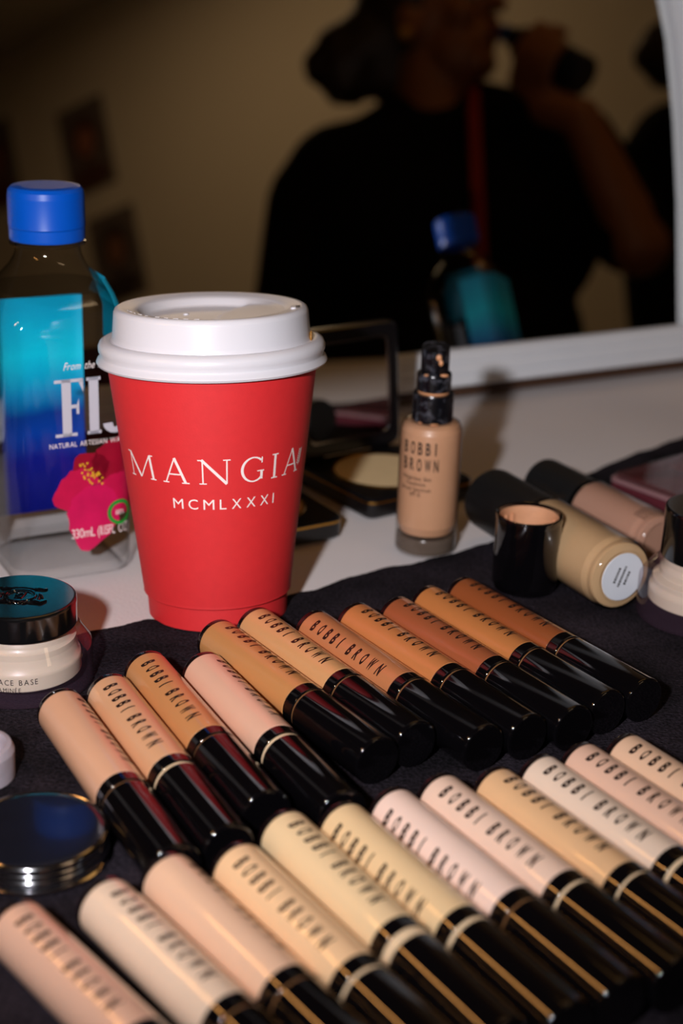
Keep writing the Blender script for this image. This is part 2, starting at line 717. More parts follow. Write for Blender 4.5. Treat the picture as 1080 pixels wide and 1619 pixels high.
def tube_meshes():
    S = {}
    r = TR
    def arc(r0, x0, b, sgn, a0, a1, n=6):
        """rounded edge: centre (r0 - b, x0), sweeping from angle a0 to a1 (0 = outward)"""
        return [(r0 - b + b * math.cos(R(a0 + (a1 - a0) * k / n)), x0 + sgn * b * math.sin(R(a0 + (a1 - a0) * k / n))) for k in range(n + 1)]
    S['bottle'] = MB().lathe([(0, 0.0020), (r * 0.97, 0.0020), (r, 0.0024), (r, BODY_L - 0.0002), (r * 0.96, BODY_L), (0, BODY_L)], 64, 'X')
    S['base'] = MB().lathe([(0, -0.0006)] + arc(r, 0.0006, 0.0012, -1, 90, 0) + [(r * 0.999, 0.0020), (0, 0.0021)], 64, 'X')
    rc_ = r * 1.005
    S['collar'] = MB().lathe([(0, BODY_L), (r * 0.985, BODY_L), (rc_, BODY_L + 0.0003)] + arc(rc_, SEAM - 0.0008, 0.0006, 1, 0, 90) + [(0, SEAM - 0.0002)], 64, 'X')
    S['cap'] = MB().lathe([(0, 0.0001)] + arc(rc_, 0.0006, 0.0005, -1, 90, 0) + arc(rc_, CAP_L - 0.0010, 0.0010, 1, 0, 90, 8) + [(0, CAP_L)], 64, 'X')
    S['neck'] = MB().lathe([(0, -0.0006), (r * 0.955, -0.0006), (r * 0.955, 0.0032), (0, 0.0032)], 56, 'X')
    out = {}
    for k, mb in S.items():
        mb.v = [Vector((v.x, v.y, v.z + r)) for v in mb.v]
        ob = mb.build(k, M['black'], None, 40)
        out[k] = ob.data
        bpy.data.objects.remove(ob)
    pr = Print()
    adv = {'B': 1.75, 'O': 1.75, 'R': 1.8, 'W': 2.35, 'N': 1.9, 'I': 0.55}
    pos = [0, 1, 2, 3, 4.05, 5.35, 6.35, 7.35, 8.35, 9.55]
    for ch, ps in zip('BOBBIBROWN', pos):
        pr.char(ch, 0.0080 + ps * 0.00456, -0.00245, adv[ch] * 0.00120, 0.0049, 0.0, 0.042)
    rr = r + 0.00005
    ob = pr.build('lettering', M['ink'], lambda x, y: (x, rr * math.sin(y / rr), rr * math.cos(y / rr)), None, 0.0012)
    out['lettering'] = ob.data
    bpy.data.objects.remove(ob)
    return out


TM = tube_meshes()


def shade_mat(i, c):
    g = 0.3 * c[0] + 0.55 * c[1] + 0.15 * c[2]
    c = [min(255, (v + (g - v) * 0.13) * 1.02) for v in c]
    m = mat('concealer_shade_%d' % i, rgb(*c), 0.32, coat=0.9, coat_rough=0.04, var=0.035, scale=70)
    return m


def slot(o, m):
    o.material_slots[0].link = 'OBJECT'
    o.material_slots[0].material = m


M['neck_cream'] = mat('cream_neck', rgb(222, 196, 160), 0.35)
M['neck_dark'] = mat('gold_brown_neck', rgb(120, 84, 52), 0.3)


def heading(a, b):
    A, B = at(a[0], a[1], TOW + 1.85 * TR), at(b[0], b[1], TOW + 1.85 * TR)
    return math.degrees(math.atan2(B.y - A.y, B.x - A.x))


def tube(i, s1, az, q, col, label, group, gap=0.0004, neck='neck_dark', s2=None):
    """s1: photo pixel of the cap seam on the tube's visual centre line; az: heading; q: where the lettering sits across it"""
    ax = Vector((math.cos(az), math.sin(az), 0))
    P = at(s1[0], s1[1], TOW + 2 * TR)
    for _ in range(12):
        v = CAM - P
        n = v - ax * v.dot(ax)
        n.normalize()
        P = at(s1[0], s1[1], TOW + TR + TR * n.z)
    A = P - n * TR
    Y = Vector((-ax.y, ax.x, 0))
    phi = math.atan2(n.dot(Y), n.z) + math.asin(max(-1, min(1, q)))
    org = A - ax * SEAM
    e = empty('concealer_tube', (org.x, org.y, T + TOW - 0.0001), (0, 0, az))
    tag(e, label, 'makeup tube', group)
    sm = shade_mat(i, col)
    for k in ('bottle', 'base', 'collar', 'neck', 'cap'):
        o = wrap(k, TM[k], e)
        if k in ('cap', 'neck'):
            o.location.x = SEAM + (gap if k == 'cap' else 0)
        slot(o, {'bottle': sm, 'base': M['plum'], 'collar': M['black'], 'cap': M['black'], 'neck': M[neck]}[k])
        if k == 'bottle':
            L = wrap('lettering', TM['lettering'], o, (0, 0, TR), (-phi, 0, 0))
            tag(L, 'dark brown printed lettering')
    return e


G2 = 'concealer tubes in the row beside the red cup'
G1 = 'pale concealer tubes in the front row'
ROW2 = [
    ((181.1, 1241.8), -62.0, 0.93, (222, 164, 126), 'peach concealer tube at the left end of the back row, against the cream jar', 0.0004, 'neck_dark'),
    ((261.1, 1213.3), -62.3, 0.26, (216, 158, 112), 'tan concealer tube second from the left in the back row, cream ring under its cap', 0.0011, 'neck_cream'),
    ((321.1, 1169.3), -62.5, 0.30, (200, 132, 74), 'caramel concealer tube third from the left in the back row, lying before the red cup', 0.0003, 'neck_dark'),
    ((426.7, 1171.8), -61.2, 0.92, (226, 172, 142), 'pale pink concealer tube fourth in the back row, between two golden brown tubes', 0.0011, 'neck_cream'),
    ((469.6, 1107.1), -55.4, 0.84, (196, 130, 70), 'golden brown concealer tube with its end touching the foot of the red cup', 0.0004, 'neck_dark'),
    ((530.4, 1084.4), -56.0, 0.66, (210, 150, 92), 'sandy concealer tube sixth in the back row, half hiding the cup foot', 0.0004, 'neck_dark'),
    ((632.2, 1091.1), -55.9, 0.25, (190, 114, 66), 'reddish tan concealer tube at the middle of the back row, lettering squarely upward', 0.0004, 'neck_dark'),
    ((700.4, 1076.7), -56.1, 0.78, (196, 116, 58), 'orange tan concealer tube fourth from the right in the back row', 0.0004, 'neck_dark'),
    ((770.7, 1065.6), -56.0, 0.80, (158, 80, 42), 'chestnut concealer tube third from the right in the back row', 0.0004, 'neck_dark'),
    ((822.7, 1044.4), -55.5, 0.84, (188, 112, 52), 'amber concealer tube second from the right in the back row', 0.0004, 'neck_dark'),
    ((880.4, 1028.4), -55.4, 0.84, (146, 72, 30), 'darkest brown concealer tube at the right end of the back row', 0.0004, 'neck_dark'),
]
for i, (s1, az, q, c, lab, gap, nk) in enumerate(ROW2):
    tube(i, s1, R(az), q, c, lab, G2, gap, nk)
ROW1 = [
    ((214, 1652), heading((37.8, 1480), (214, 1652)), 0.36, (220, 170, 142), 'rosy concealer tube at the bottom left corner, apart from the rest', 0.0004, 'neck_dark'),
    ((353.3, 1610), heading((191.7, 1412), (333, 1543)), 0.62, (226, 196, 168), 'palest ivory concealer tube second from the left in the front row', 0.0004, 'neck_dark'),
    ((444.3, 1565), heading((306.7, 1370), (446.7, 1500)), 0.96, (228, 182, 148), 'light peach front row tube with its lettering turned out of sight', 0.0004, 'neck_dark'),
    ((555, 1546.7), heading((383.3, 1361.7), (516.7, 1488.3)), 0.26, (236, 190, 140), 'yellow beige concealer tube fourth from the left in the front row', 0.0009, 'neck_cream'),
    ((618.7, 1484), heading((475, 1303.3), (603.3, 1423.3)), 0.60, (230, 196, 146), 'buff concealer tube with a wide cream gap below its loose cap', 0.0034, 'neck_cream'),
    ((719.8, 1468.9), -57.4, -0.22, (228, 192, 140), 'straw coloured concealer tube sixth in the front row, lettering on its near side', 0.0014, 'neck_cream'),
    ((805.5, 1440.9), -57.2, -0.20, (236, 202, 184), 'pale pink concealer tube seventh in the front row', 0.0004, 'neck_dark'),
    ((886, 1413), -57.0, 0.36, (228, 192, 168), 'porcelain concealer tube eighth in the front row, between the pale pink and honey ones', 0.0008, 'neck_cream'),
    ((981.5, 1400.6), -57.0, 0.74, (220, 172, 122), 'honey concealer tube, the most golden at the right of the front row', 0.0006, 'neck_cream'),
    ((1056.7, 1376), -57.0, 0.54, (222, 196, 172), 'whitish concealer tube third from the right in the front row', 0.0012, 'neck_cream'),
    ((1125, 1352), -57.0, 0.60, (218, 174, 148), 'pinkish concealer tube second from the right in the front row', 0.0004, 'neck_dark'),
    ((1200, 1335), -57.0, 0.54, (220, 178, 144), 'light beige concealer tube at the right edge of the front row', 0.0004, 'neck_dark'),
]
for i, (s1, az, q, c, lab, gap, nk) in enumerate(ROW1):
    tube(i + 20, s1, R(az), q, c, lab, G1, gap, nk)


# ================================================================== paper cup
def serif_text(pr, letters, ht):
    """roman capitals drawn with thick and thin strokes; letters = [(char, x, width)]"""
    for ch, x, wd in letters:
        th, tn, sf = 0.11 * ht, 0.055 * ht, 0.045 * ht

        def P(u, v):
            return (x + u * wd, v * ht)

        def ser(u, v, half):
            pr.stroke((x + u * wd - half, v * ht), (x + u * wd + half, v * ht), sf)
        if ch == 'M':
            pr.stroke(P(0.12, 0.02), P(0.10, 0.98), tn)
            pr.stroke(P(0.10, 0.98), P(0.48, 0.04), th)
            pr.stroke(P(0.48, 0.04), P(0.85, 0.98), tn)
            pr.stroke(P(0.85, 0.98), P(0.92, 0.02), th)
            for u, v in ((0.12, 0.02), (0.92, 0.02)):
                ser(u, v, 0.14 * ht)
            ser(0.04, 0.98, 0.09 * ht)
            ser(0.90, 0.98, 0.09 * ht)
        elif ch == 'A':
            pr.stroke(P(0.10, 0.02), P(0.50, 1.0), tn)
            pr.stroke(P(0.50, 1.03), P(0.90, 0.02), th)
            pr.stroke(P(0.24, 0.36), P(0.74, 0.36), tn)
            ser(0.10, 0.02, 0.13 * ht)
            ser(0.90, 0.02, 0.15 * ht)
        elif ch == 'N':
            pr.stroke(P(0.15, 0.02), P(0.15, 0.98), tn)
            pr.stroke(P(0.12, 1.0), P(0.88, 0.0), th)
            pr.stroke(P(0.88, 0.0), P(0.88, 0.98), tn)
            ser(0.15, 0.02, 0.14 * ht)
            ser(0.10, 0.98, 0.12 * ht)
            ser(0.88, 0.98, 0.14 * ht)
        elif ch == 'I':
            pr.stroke(P(0.5, 0.02), P(0.5, 0.98), th)
            ser(0.5, 0.02, 0.15 * ht)
            ser(0.5, 0.98, 0.15 * ht)
        elif ch == 'G':
            n = 22
            out, inn = [], []
            for k in range(n + 1):
                a = R(48 + 270 * k / n)
                t = tn + (th - tn) * abs(math.cos(a)) ** 1.3
                cx, cy = 0.5 * wd, 0.5 * ht
                out.append((x + cx + (0.5 * wd) * math.cos(a), cy + 0.52 * ht * math.sin(a)))
                inn.append((x + cx + (0.5 * wd - t) * math.cos(a), cy + (0.52 * ht - t) * math.sin(a)))
            for k in range(n):
                pr.poly([out[k], out[k + 1], inn[k + 1], inn[k]])
            pr.stroke(P(0.84, 0.08), P(0.84, 0.42), th)
            ser(0.80, 0.42, 0.15 * ht)
            pr.stroke(P(0.84, 0.98), P(0.84, 0.74), tn)


def cup():
    base = at(345, 967)
    e = empty('coffee_cup', (base.x, base.y, T + 0.0016), (R(-4.2), R(-1.9), 0))
    tag(e, 'red paper takeaway coffee cup with white plastic lid and white lettering', 'coffee cup')
    rb, rt, zb, zt = 0.0303, 0.0423, 0.0102, 0.108

    def rad(z):
        return rb + (rt - rb) * (z - zb) / (zt - zb)
    MB().lathe([(0, 0.004), (0.0275, 0.004), (0.0281, 0.0), (0.0287, 0.0002), (0.0292, 0.0096), (0.0293, 0.0106), (0.0303, 0.0100), (0.0306, 0.0103),
                (0.0306, 0.0112)] + [(rad(z), z) for z in (0.03, 0.06, 0.09, 0.104)] +
               [(0.0420, 0.1065), (0.041, 0.106), (0.0300, 0.0125), (0, 0.0125)], 96).build('cup_wall', M['paper_red'], e, 28)
    # lid: skirt, beads, wall
    prof = [(0.0421, 0.1035), (0.0440, 0.1006), (0.0456, 0.1008), (0.0461, 0.1019), (0.0456, 0.1034), (0.0446, 0.1046),
            (0.0444, 0.1056), (0.0451, 0.1076), (0.0452, 0.1098), (0.0445, 0.1120), (0.0428, 0.1133), (0.0412, 0.1134),
            (0.0403, 0.1127), (0.0398, 0.1130), (0.0394, 0.1150), (0.0386, 0.1270), (0.0380, 0.1288), (0.0370, 0.1296),
            (0.0355, 0.1296), (0.0315, 0.1288), (0.0298, 0.1283), (0.0290, 0.1278)]
    LZ = lambda z: 0.1052 + (z - 0.1006) * (0.1276 - 0.1052) / (0.1296 - 0.1006)
    prof = [(r, LZ(z)) for r, z in prof]
    mb = MB().lathe(prof, 96)
    # recessed dish with the drinking ramp
    seg, rings = 96, 26
    vs_, fs = [], []

    def dish(x, y):
        r = math.hypot(x, y)
        t = min(1, max(0, (0.029 - r) / 0.0035))
        t = t * t * (3 - 2 * t)
        floor = 0.1238
        edge = x - 0.002 - 8.0 * (y + 0.004) ** 2 - 0.1 * y
        s = min(1, max(0, edge / 0.0035))
        s = s * s * (3 - 2 * s)
        floor += s * (0.0012 + 0.0026 * min(1, max(0, edge / 0.024)))
        z = 0.1278 + (floor - 0.1278) * t
        return z
    for k in range(rings + 1):
        r = 0.0290 * (1 - k / rings)
        if k == rings:
            vs_.append((0, 0, LZ(dish(0, 0))))
            break
        for i in range(seg):
            a = 2 * PI * i / seg
            x, y = r * math.cos(a), r * math.sin(a)
            vs_.append((x, y, LZ(dish(x, y))))
    for k in range(rings):
        for i in range(seg):
            j = (i + 1) % seg
            if k == rings - 1:
                fs.append((k * seg + i, k * seg + j, rings * seg))
            else:
                fs.append((k * seg + i, k * seg + j, (k + 1) * seg + j, (k + 1) * seg + i))
    mb.add(vs_, fs)
    lid = mb.build('lid', M['lid_white'], e, 45)
    # sip slot, vent bump and moulded letters on the rim
    m_hole = mat('sip_hole_dark', rgb(90, 84, 80), 0.5)
    sip = MB().add(*(lambda b: (b.v, b.f))(slab(0.0022, 0.0072, 0.0010, 0.1290, 0.1301, 0.0003)))
    so = sip.build('sip_tab', M['lid_white'], lid, 40)
    so.location = (0.0330, -0.004, -0.0021)
    ho = slab(0.0011, 0.0050, 0.0005, 0.1296, 0.1299, 0.0001).build('sip_hole', m_hole, lid, 40)
    ho.location = (0.0348, -0.0035, -0.0020)
    MB().ball((-0.0105, 0.004, LZ(0.1240)), 0.0011, 0.0011, 0.0006).build('vent_bump', M['lid_white'], lid)
    for k, a in enumerate([200, 207, 214, 221, 228, 238, 245, 252, 259, 266]):
        b = slab(0.0006, 0.0022, 0.0002, 0.1288, 0.1296, 0.0002)
        o = b.build('raised_mark', M['lid_white'], lid, 40)
        o.location = (0.0335 * math.cos(R(a)), 0.0335 * math.sin(R(a)), -0.0021)
        o.rotation_euler = (0, 0, R(a + (8 if k % 2 else -12)))
    m_stain = mat('coffee_stain', rgb(150, 100, 30), 0.3)
    st = MB().ball((0.0397, -0.0035, 0.1162), 0.0005, 0.0008, 0.0019).ball((0.0397, -0.0052, 0.1156), 0.0005, 0.0006, 0.0014)
    tag(st.build('coffee_drip', m_stain, lid), 'dried brown coffee drip')
    # lettering wraps the cone; x is arc length at height zc
    zc = 0.0640

    def fn(zrow):
        rr = rad(zrow)

        def f(x, y):
            z = zrow + y
            a = x / rr
            ra = rad(z) + 0.00012
            return (ra * math.sin(a), -ra * math.cos(a), z)
        return f
    # the photo's cup front looks straight at the camera; centre angle measured from that
    face = math.atan2(-base.x, base.y)
    rr = rad(zc)

    def A(deg):
        return R(deg) * rr
    pr = Print()
    L = [('M', -61, -37.5), ('A', -31.5, -15.5), ('N', -9.5, 10), ('G', 16, 32), ('I', 36, 42), ('A', 46, 61.5)]
    serif_text(pr, [(c, A(a), A(b) - A(a)) for c, a, b in L], 0.0100)
    o = pr.build('lettering', M['white_ink'], fn(zc), e, 0.0012)
    o.rotation_euler = (0, 0, face)
    pr = Print()
    for k in range(7):
        t = k / 6
        cx, cy = A(62.5) + 0.0002 * k, 0.0030 + 0.0052 * t
        for sgn in (-1, 1):
            c = Vector((cx + sgn * 0.0008, cy + 0.0003))
            d = Vector((sgn * 0.8, 0.6)) * 0.0008
            nn = Vector((-d.y, d.x)) * 0.45
            pr.poly([c - d, c + nn, c + d, c - nn])
    pr.stroke((A(62.5), 0.002), (A(62.5) + 0.0012, 0.009), 0.0003)
    o = pr.build('sprig_print', M['white_ink'], fn(zc), e, 0.0012)
    o.rotation_euler = (0, 0, face)
    pr = Print()
    wds = {'M': 0.0042, 'C': 0.0038, 'L': 0.0026, 'X': 0.0038, 'I': 0.0006}
    zr = 0.0535
    r2 = rad(zr)
    span0, span1 = R(-26.5) * r2, R(40) * r2
    tot = sum(wds[c] for c in 'MCMLXXXI')
    gp = ((span1 - span0) - tot) / 7
    x = span0
    for c in 'MCMLXXXI':
        pr.char(c, x, 0, wds[c], 0.0041)
        x += wds[c] + gp
    o = pr.build('small_lettering', M['white_ink'], fn(zr), e, 0.0012)
    o.rotation_euler = (0, 0, face)
    return e


cup()


# ================================================================== water bottles
def bottle_meshes():
    a = 0.0272
    Z = [(0.0030, 0.0215, 0.010), (0.0006, 0.0235, 0.010), (0.0, 0.0250, 0.010), (0.0012, 0.0268, 0.010), (0.004, a, 0.0095), (0.012, a, 0.009),
         (0.105, a, 0.009), (0.1130, 0.0268, 0.010), (0.1190, 0.0252, 0.0125), (0.1245, 0.0225, 0.014), (0.1300, 0.0190, 0.0150),
         (0.1345, 0.0160, 0.0152), (0.1380, 0.0142, 0.0141), (0.1410, 0.0136, 0.0135), (0.1440, 0.0134, 0.0133)]
    return a, Z


def water_bottle(name, loc, rz, label, group=None, tilt=None, lit=True):
    a, Z = bottle_meshes()
    e = empty(name, loc, (0, 0, rz))
    if tilt is not None:
        e.rotation_euler = tilt
    tag(e, label, 'water bottle', group)
    inner = [(0.0, 0.0)]
    # domed foot
    foot = [rrect(2 * 0.0215 * k, 2 * 0.0215 * k, 0.010 * k, 8, 0.003 + 0.005 * (1 - k * k)) for k in (0.15, 0.5, 0.8)]
    rings = foot + [rrect(2 * h, 2 * h, c, 8, z) for z, h, c in Z]
    MB().loft(rings, True, False).build('bottle', M['clear'], e, 40)
    # water up to the shoulder
    wr = [rrect(2 * (h - 0.0007), 2 * (h - 0.0007), max(c - 0.0007, 0.002), 8, max(z, 0.0090)) for z, h, c in Z if 0.0045 < z < 0.128]
    wr = [rrect(2 * 0.0262, 2 * 0.0262, 0.009, 8, 0.0060)] + wr
    MB().loft(wr, True, True).build('water', M['water'], e, 40)
    # neck ring and thread
    MB().lathe([(0.0137, 0.1425), (0.0158, 0.1428), (0.0160, 0.1436), (0.0137, 0.1442)], 48, closed=True).build('neck_ring', M['clear'], e)
    # cap with fine ribs, tamper band
    rc = 0.0160
    seg = 120
    prof = [(rc * 0.985, 0.1500), (rc, 0.1504), (rc, 0.1625), (rc * 0.975, 0.1650), (rc * 0.90, 0.1664), (rc * 0.72, 0.1668), (0, 0.1668)]
    mb = MB().lathe(prof, seg)
    for v in mb.v:
        if 0.1508 < v.z + 0.0002 < 0.164:
            i = round(math.atan2(v.y, v.x) / (2 * PI) * seg) % seg
            if i % 2:
                v.x *= 0.990
                v.y *= 0.990
    mb.build('cap', M['cap_blue'], e, 25)
    MB().lathe([(rc * 0.95, 0.1448), (rc * 0.975, 0.1446), (rc * 0.985, 0.1452), (rc * 0.99, 0.1496), (rc * 0.97, 0.1499)], 64).build('tamper_band', M['cap_blue'], e)
    # labels follow the body outline just outside the wall
    ol = rrect(2 * (a + 0.0002), 2 * (a + 0.0002), 0.0092, 10)
    per = [0.0]
    for p, q in zip(ol, ol[1:] + ol[:1]):
        per.append(per[-1] + (q - p).length)
    tot = per[-1]

    def on(s):
        s %= tot
        for k in range(len(ol)):
            if per[k] <= s <= per[k + 1]:
                t = (s - per[k]) / max(per[k + 1] - per[k], 1e-9)
                return ol[k].lerp(ol[(k + 1) % len(ol)], t)
        return ol[0]
    # arc length of the middle of the front face (-y)
    s0 = min(range(2000), key=lambda k: (on(tot * k / 2000) - Vector((0, -a - 0.0002, 0))).length) * tot / 2000
    sb = min(range(2000), key=lambda k: (on(tot * k / 2000) - Vector((0, a + 0.0002, 0))).length) * tot / 2000

    def front(x, y):
        p = on(s0 + x)
        return (p.x, p.y, y)
    # back label: wide sheet printed cyan to deep blue
    vs_, fs = [], []
    n = 40
    lo, hi = -0.0230, 0.050
    for k in range(n + 1):
        p = on(sb + lo + (hi - lo) * k / n)
        for z in (0.0125, 0.040, 0.060, 0.080, 0.100, 0.1135):
            vs_.append((p.x, p.y, z))
    for k in range(n):
        for j in range(5):
            b = k * 6 + j
            fs.append((b, b + 1, b + 7, b + 6))
    mesh_obj('back_label', vs_, fs, M['label_blue'], e, 60)
    # cyan sheet standing in for the back label refracted at the right-hand shoulder
    vs_ = []
    sr = s0 + 2 * a * 1.0 - 0.006
    for k in range(9):
        s = sr - 0.0250 + 0.0385 * k / 8
        p = on(s)
        t = k / 8
        q0 = 0.094 + 0.004 * t
        top = 0.112
        vs_ += [(p.x, p.y, q0), (p.x, p.y, top), (p.x * 0.85, p.y * 0.85, 0.1235), (p.x * 0.74, p.y * 0.74, 0.1295)]
    fs = [(4 * k + j, 4 * k + j + 1, 4 * k + j + 5, 4 * k + j + 4) for k in range(8) for j in range(3)]
    mesh_obj('label_refraction', vs_, fs, M['refraction_cyan'], e, 60)
    # name on the front
    pr = Print()
    ht, z0 = 0.0250, 0.0655

    def block(x0, w_):
        pr.poly([(x0, z0), (x0 + w_, z0), (x0 + w_, z0 + ht), (x0, z0 + ht)])

    def ser(xc, z, half):
        pr.poly([(xc - half, z), (xc + half, z), (xc + half, z + 0.0014), (xc - half, z + 0.0014)])
    X = -0.0068
    block(X + 0.0024, 0.0040)
    ser(X + 0.0040, z0, 0.0048)
    pr.poly([(X - 0.0008, z0 + ht - 0.0014), (X + 0.0115, z0 + ht - 0.0014), (X + 0.0118, z0 + ht), (X - 0.0008, z0 + ht)])
    pr.poly([(X + 0.0098, z0 + ht - 0.0014), (X + 0.0118, z0 + ht), (X + 0.0118, z0 + ht - 0.0062)])
    pr.poly([(X + 0.0064, z0 + 0.0122), (X + 0.0090, z0 + 0.0122), (X + 0.0090, z0 + 0.0138), (X + 0.0064, z0 + 0.0138)])
    pr.poly([(X + 0.0086, z0 + 0.0096), (X + 0.0098, z0 + 0.0096), (X + 0.0098, z0 + 0.0164), (X + 0.0086, z0 + 0.0130)])
    for xi in (X + 0.0142, X + 0.0350):
        block(xi, 0.0042)
        ser(xi + 0.0021, z0, 0.0031)
        ser(xi + 0.0021, z0 + ht - 0.0014, 0.0031)
    xj = X + 0.0268
    pr.poly([(xj, z0 + 0.004), (xj + 0.0042, z0 + 0.004), (xj + 0.0042, z0 + ht), (xj, z0 + ht)])
    ser(xj + 0.0021, z0 + ht - 0.0014, 0.0031)
    pts = []
    for k in range(9):
        t = PI * k / 8
        pts.append(((xj - 0.0012 + 0.0054 * math.cos(t)), z0 + 0.004 - 0.0046 * math.sin(t)))
    inn = [((xj - 0.0012 + 0.0012 * math.cos(PI * k / 8)), z0 + 0.0042 - 0.0022 * math.sin(PI * k / 8)) for k in range(9)]
    for k in range(8):
        pr.poly([pts[k], pts[k + 1], inn[k + 1], inn[k]])
    pr.build('brand_lettering', M['silver_ink'], front, e, 0.003)
    pr = Print()
    pr.text('NATURAL ARTESIAN WATER', -0.0105, 0.0608, 0.0022, 0.8, 0.12)
    pr.text('From the islands of', -0.0035, 0.0945, 0.0032, 0.7, 0.12, 0.3)
    pr.text('330mL', -0.002, 0.0190, 0.0042, 0.7, 0.06)
    pr.text('(11.15FL OZ)', 0.0098, 0.0190, 0.0042, 0.55, 0.06)
    # fine print sits over the flower
    o = pr.build('fine_lettering', M['white_ink'], lambda x, y: Vector(front(x, y)) * 1.0 + Vector((0, -0.00025, 0)), e, 0.003)
    # hibiscus print
    fc = (0.0120, 0.0430)

    def fl(x, y):
        p = Vector(front(x, y))
        return p
    for (ang, ln, wd, mm) in ((196, 0.0225, 0.0165, 'petal_a'), (128, 0.0170, 0.0140, 'petal_b'), (255, 0.0315, 0.0190, 'petal_c'),
                              (330, 0.0260, 0.0150, 'petal_a'), (58, 0.0240, 0.0150, 'petal_b')):
        pr = Print()
        n = 14
        edge = []
        for k in range(n + 1):
            t = k / n
            u = math.sin(PI * (t * 0.5))
            edge.append((t, 1.0))
        d = Vector((math.cos(R(ang)), math.sin(R(ang))))
        nn = Vector((-d.y, d.x))
        left, right = [], []
        for k in range(n + 1):
            t = k / n
            wv = wd * (math.sin(PI * min(1, t * 0.98) ** 0.8) ** 0.75) * (1 + 0.06 * math.sin(9 * t * PI)) if t < 1 else wd * 0.15
            c = Vector(fc) + d * ln * t
            left.append(c + nn * wv / 2 * 1.25)
            right.append(c - nn * wv / 2 * 1.25)
        for k in range(n):
            pr.poly([left[k], left[k + 1], right[k + 1], right[k]])
        off = {'petal_a': 0.00008, 'petal_b': 0.00004, 'petal_c': 0.00012}[mm]
        pr.build('petal_print', M[mm], lambda x, y, off=off: Vector(front(x, max(y, 0.006))) + Vector((0, -off, 0)), e, 0.003)
    pr = Print()
    rn = random.Random(5)
    for k in range(34):
        t = rn.random()
        c = Vector(fc) + Vector((-0.0060, 0.0060)) * (0.3 + t) + Vector((rn.uniform(-1, 1), rn.uniform(-1, 1))) * 0.0026
        rr = 0.0005
        pr.poly([c + Vector((rr * math.cos(2 * PI * i / 6), rr * math.sin(2 * PI * i / 6))) for i in range(6)])
    pr.build('stamen_print', M['stamen'], lambda x, y: Vector(front(x, y)) + Vector((0, -0.0002, 0)), e, 0.003)
    # green ring seal
    pr = Print()
    n = 24
    c = Vector((0.0200, 0.0285))
    for k in range(n):
        a0, a1 = 2 * PI * k / n, 2 * PI * (k + 1) / n
        pr.poly([c + Vector((math.cos(q), math.sin(q))) * rad for q, rad in ((a0, 0.0058), (a1, 0.0058), (a1, 0.0042), (a0, 0.0042))])
    pr.build('seal_print', M['green'], lambda x, y: Vector(front(x, y)) + Vector((0.0002, -0.0003, 0)), e, 0.003)
    pr = Print()
    pr.text('100%', 0.0200, 0.0274, 0.0022, 0.7, 0.06, centre=True)
    pr.build('seal_lettering', M['white_ink'], lambda x, y: Vector(front(x, y)) + Vector((0.0002, -0.0003, 0)), e, 0.003)
    return e


M['water'] = clear('still_water', (0.985, 0.99, 0.995, 1), ior=1.20, edge=0.6)
M['cap_blue'] = mat('royal_blue_plastic', rgb(0, 78, 184), 0.36, var=0.05, spec=0.3)
M['label_blue'] = ramp_mat('blue_label_print', [(0.0, rgb(4, 14, 110)), (0.30, rgb(4, 22, 140)), (0.42, rgb(0, 66, 170)), (0.50, rgb(0, 60, 150)),
                                                (0.62, rgb(0, 150, 205)), (0.78, rgb(0, 214, 240)), (0.90, rgb(0, 190, 222)), (1.0, rgb(0, 168, 205))],
                           'Z', 0.0125, 0.1135, 0.35, noise=0.10)
M['refraction_cyan'] = mat('cyan_refraction_colour', rgb(0, 176, 214), 0.35, var=0.12, scale=50)  # refracted look of the back label put into the colour
M['petal_a'] = mat('crimson_petal_print', rgb(196, 16, 70), 0.4, var=0.25, scale=120)
M['petal_b'] = mat('dark_red_petal_print', rgb(150, 8, 40), 0.4, var=0.25, scale=120)
M['petal_c'] = mat('magenta_petal_print', rgb(206, 18, 84), 0.4, var=0.25, scale=120)
M['stamen'] = mat('yellow_stamen_print', rgb(232, 180, 40), 0.4)
M['green'] = mat('green_seal_print', rgb(30, 150, 50), 0.4)

bb = at(92, 880)
water_bottle('water_bottle', (bb.x, bb.y, T), R(28) + math.atan2(-bb.x, bb.y) * 0.0,
             'clear square water bottle with blue cap and red flower print behind the red cup')
cb = atm(722, 366, 1.18)
water_bottle('water_bottle', (cb.x, cb.y, T), R(-14),
             'second blue-capped water bottle, seen only in the big mirror')


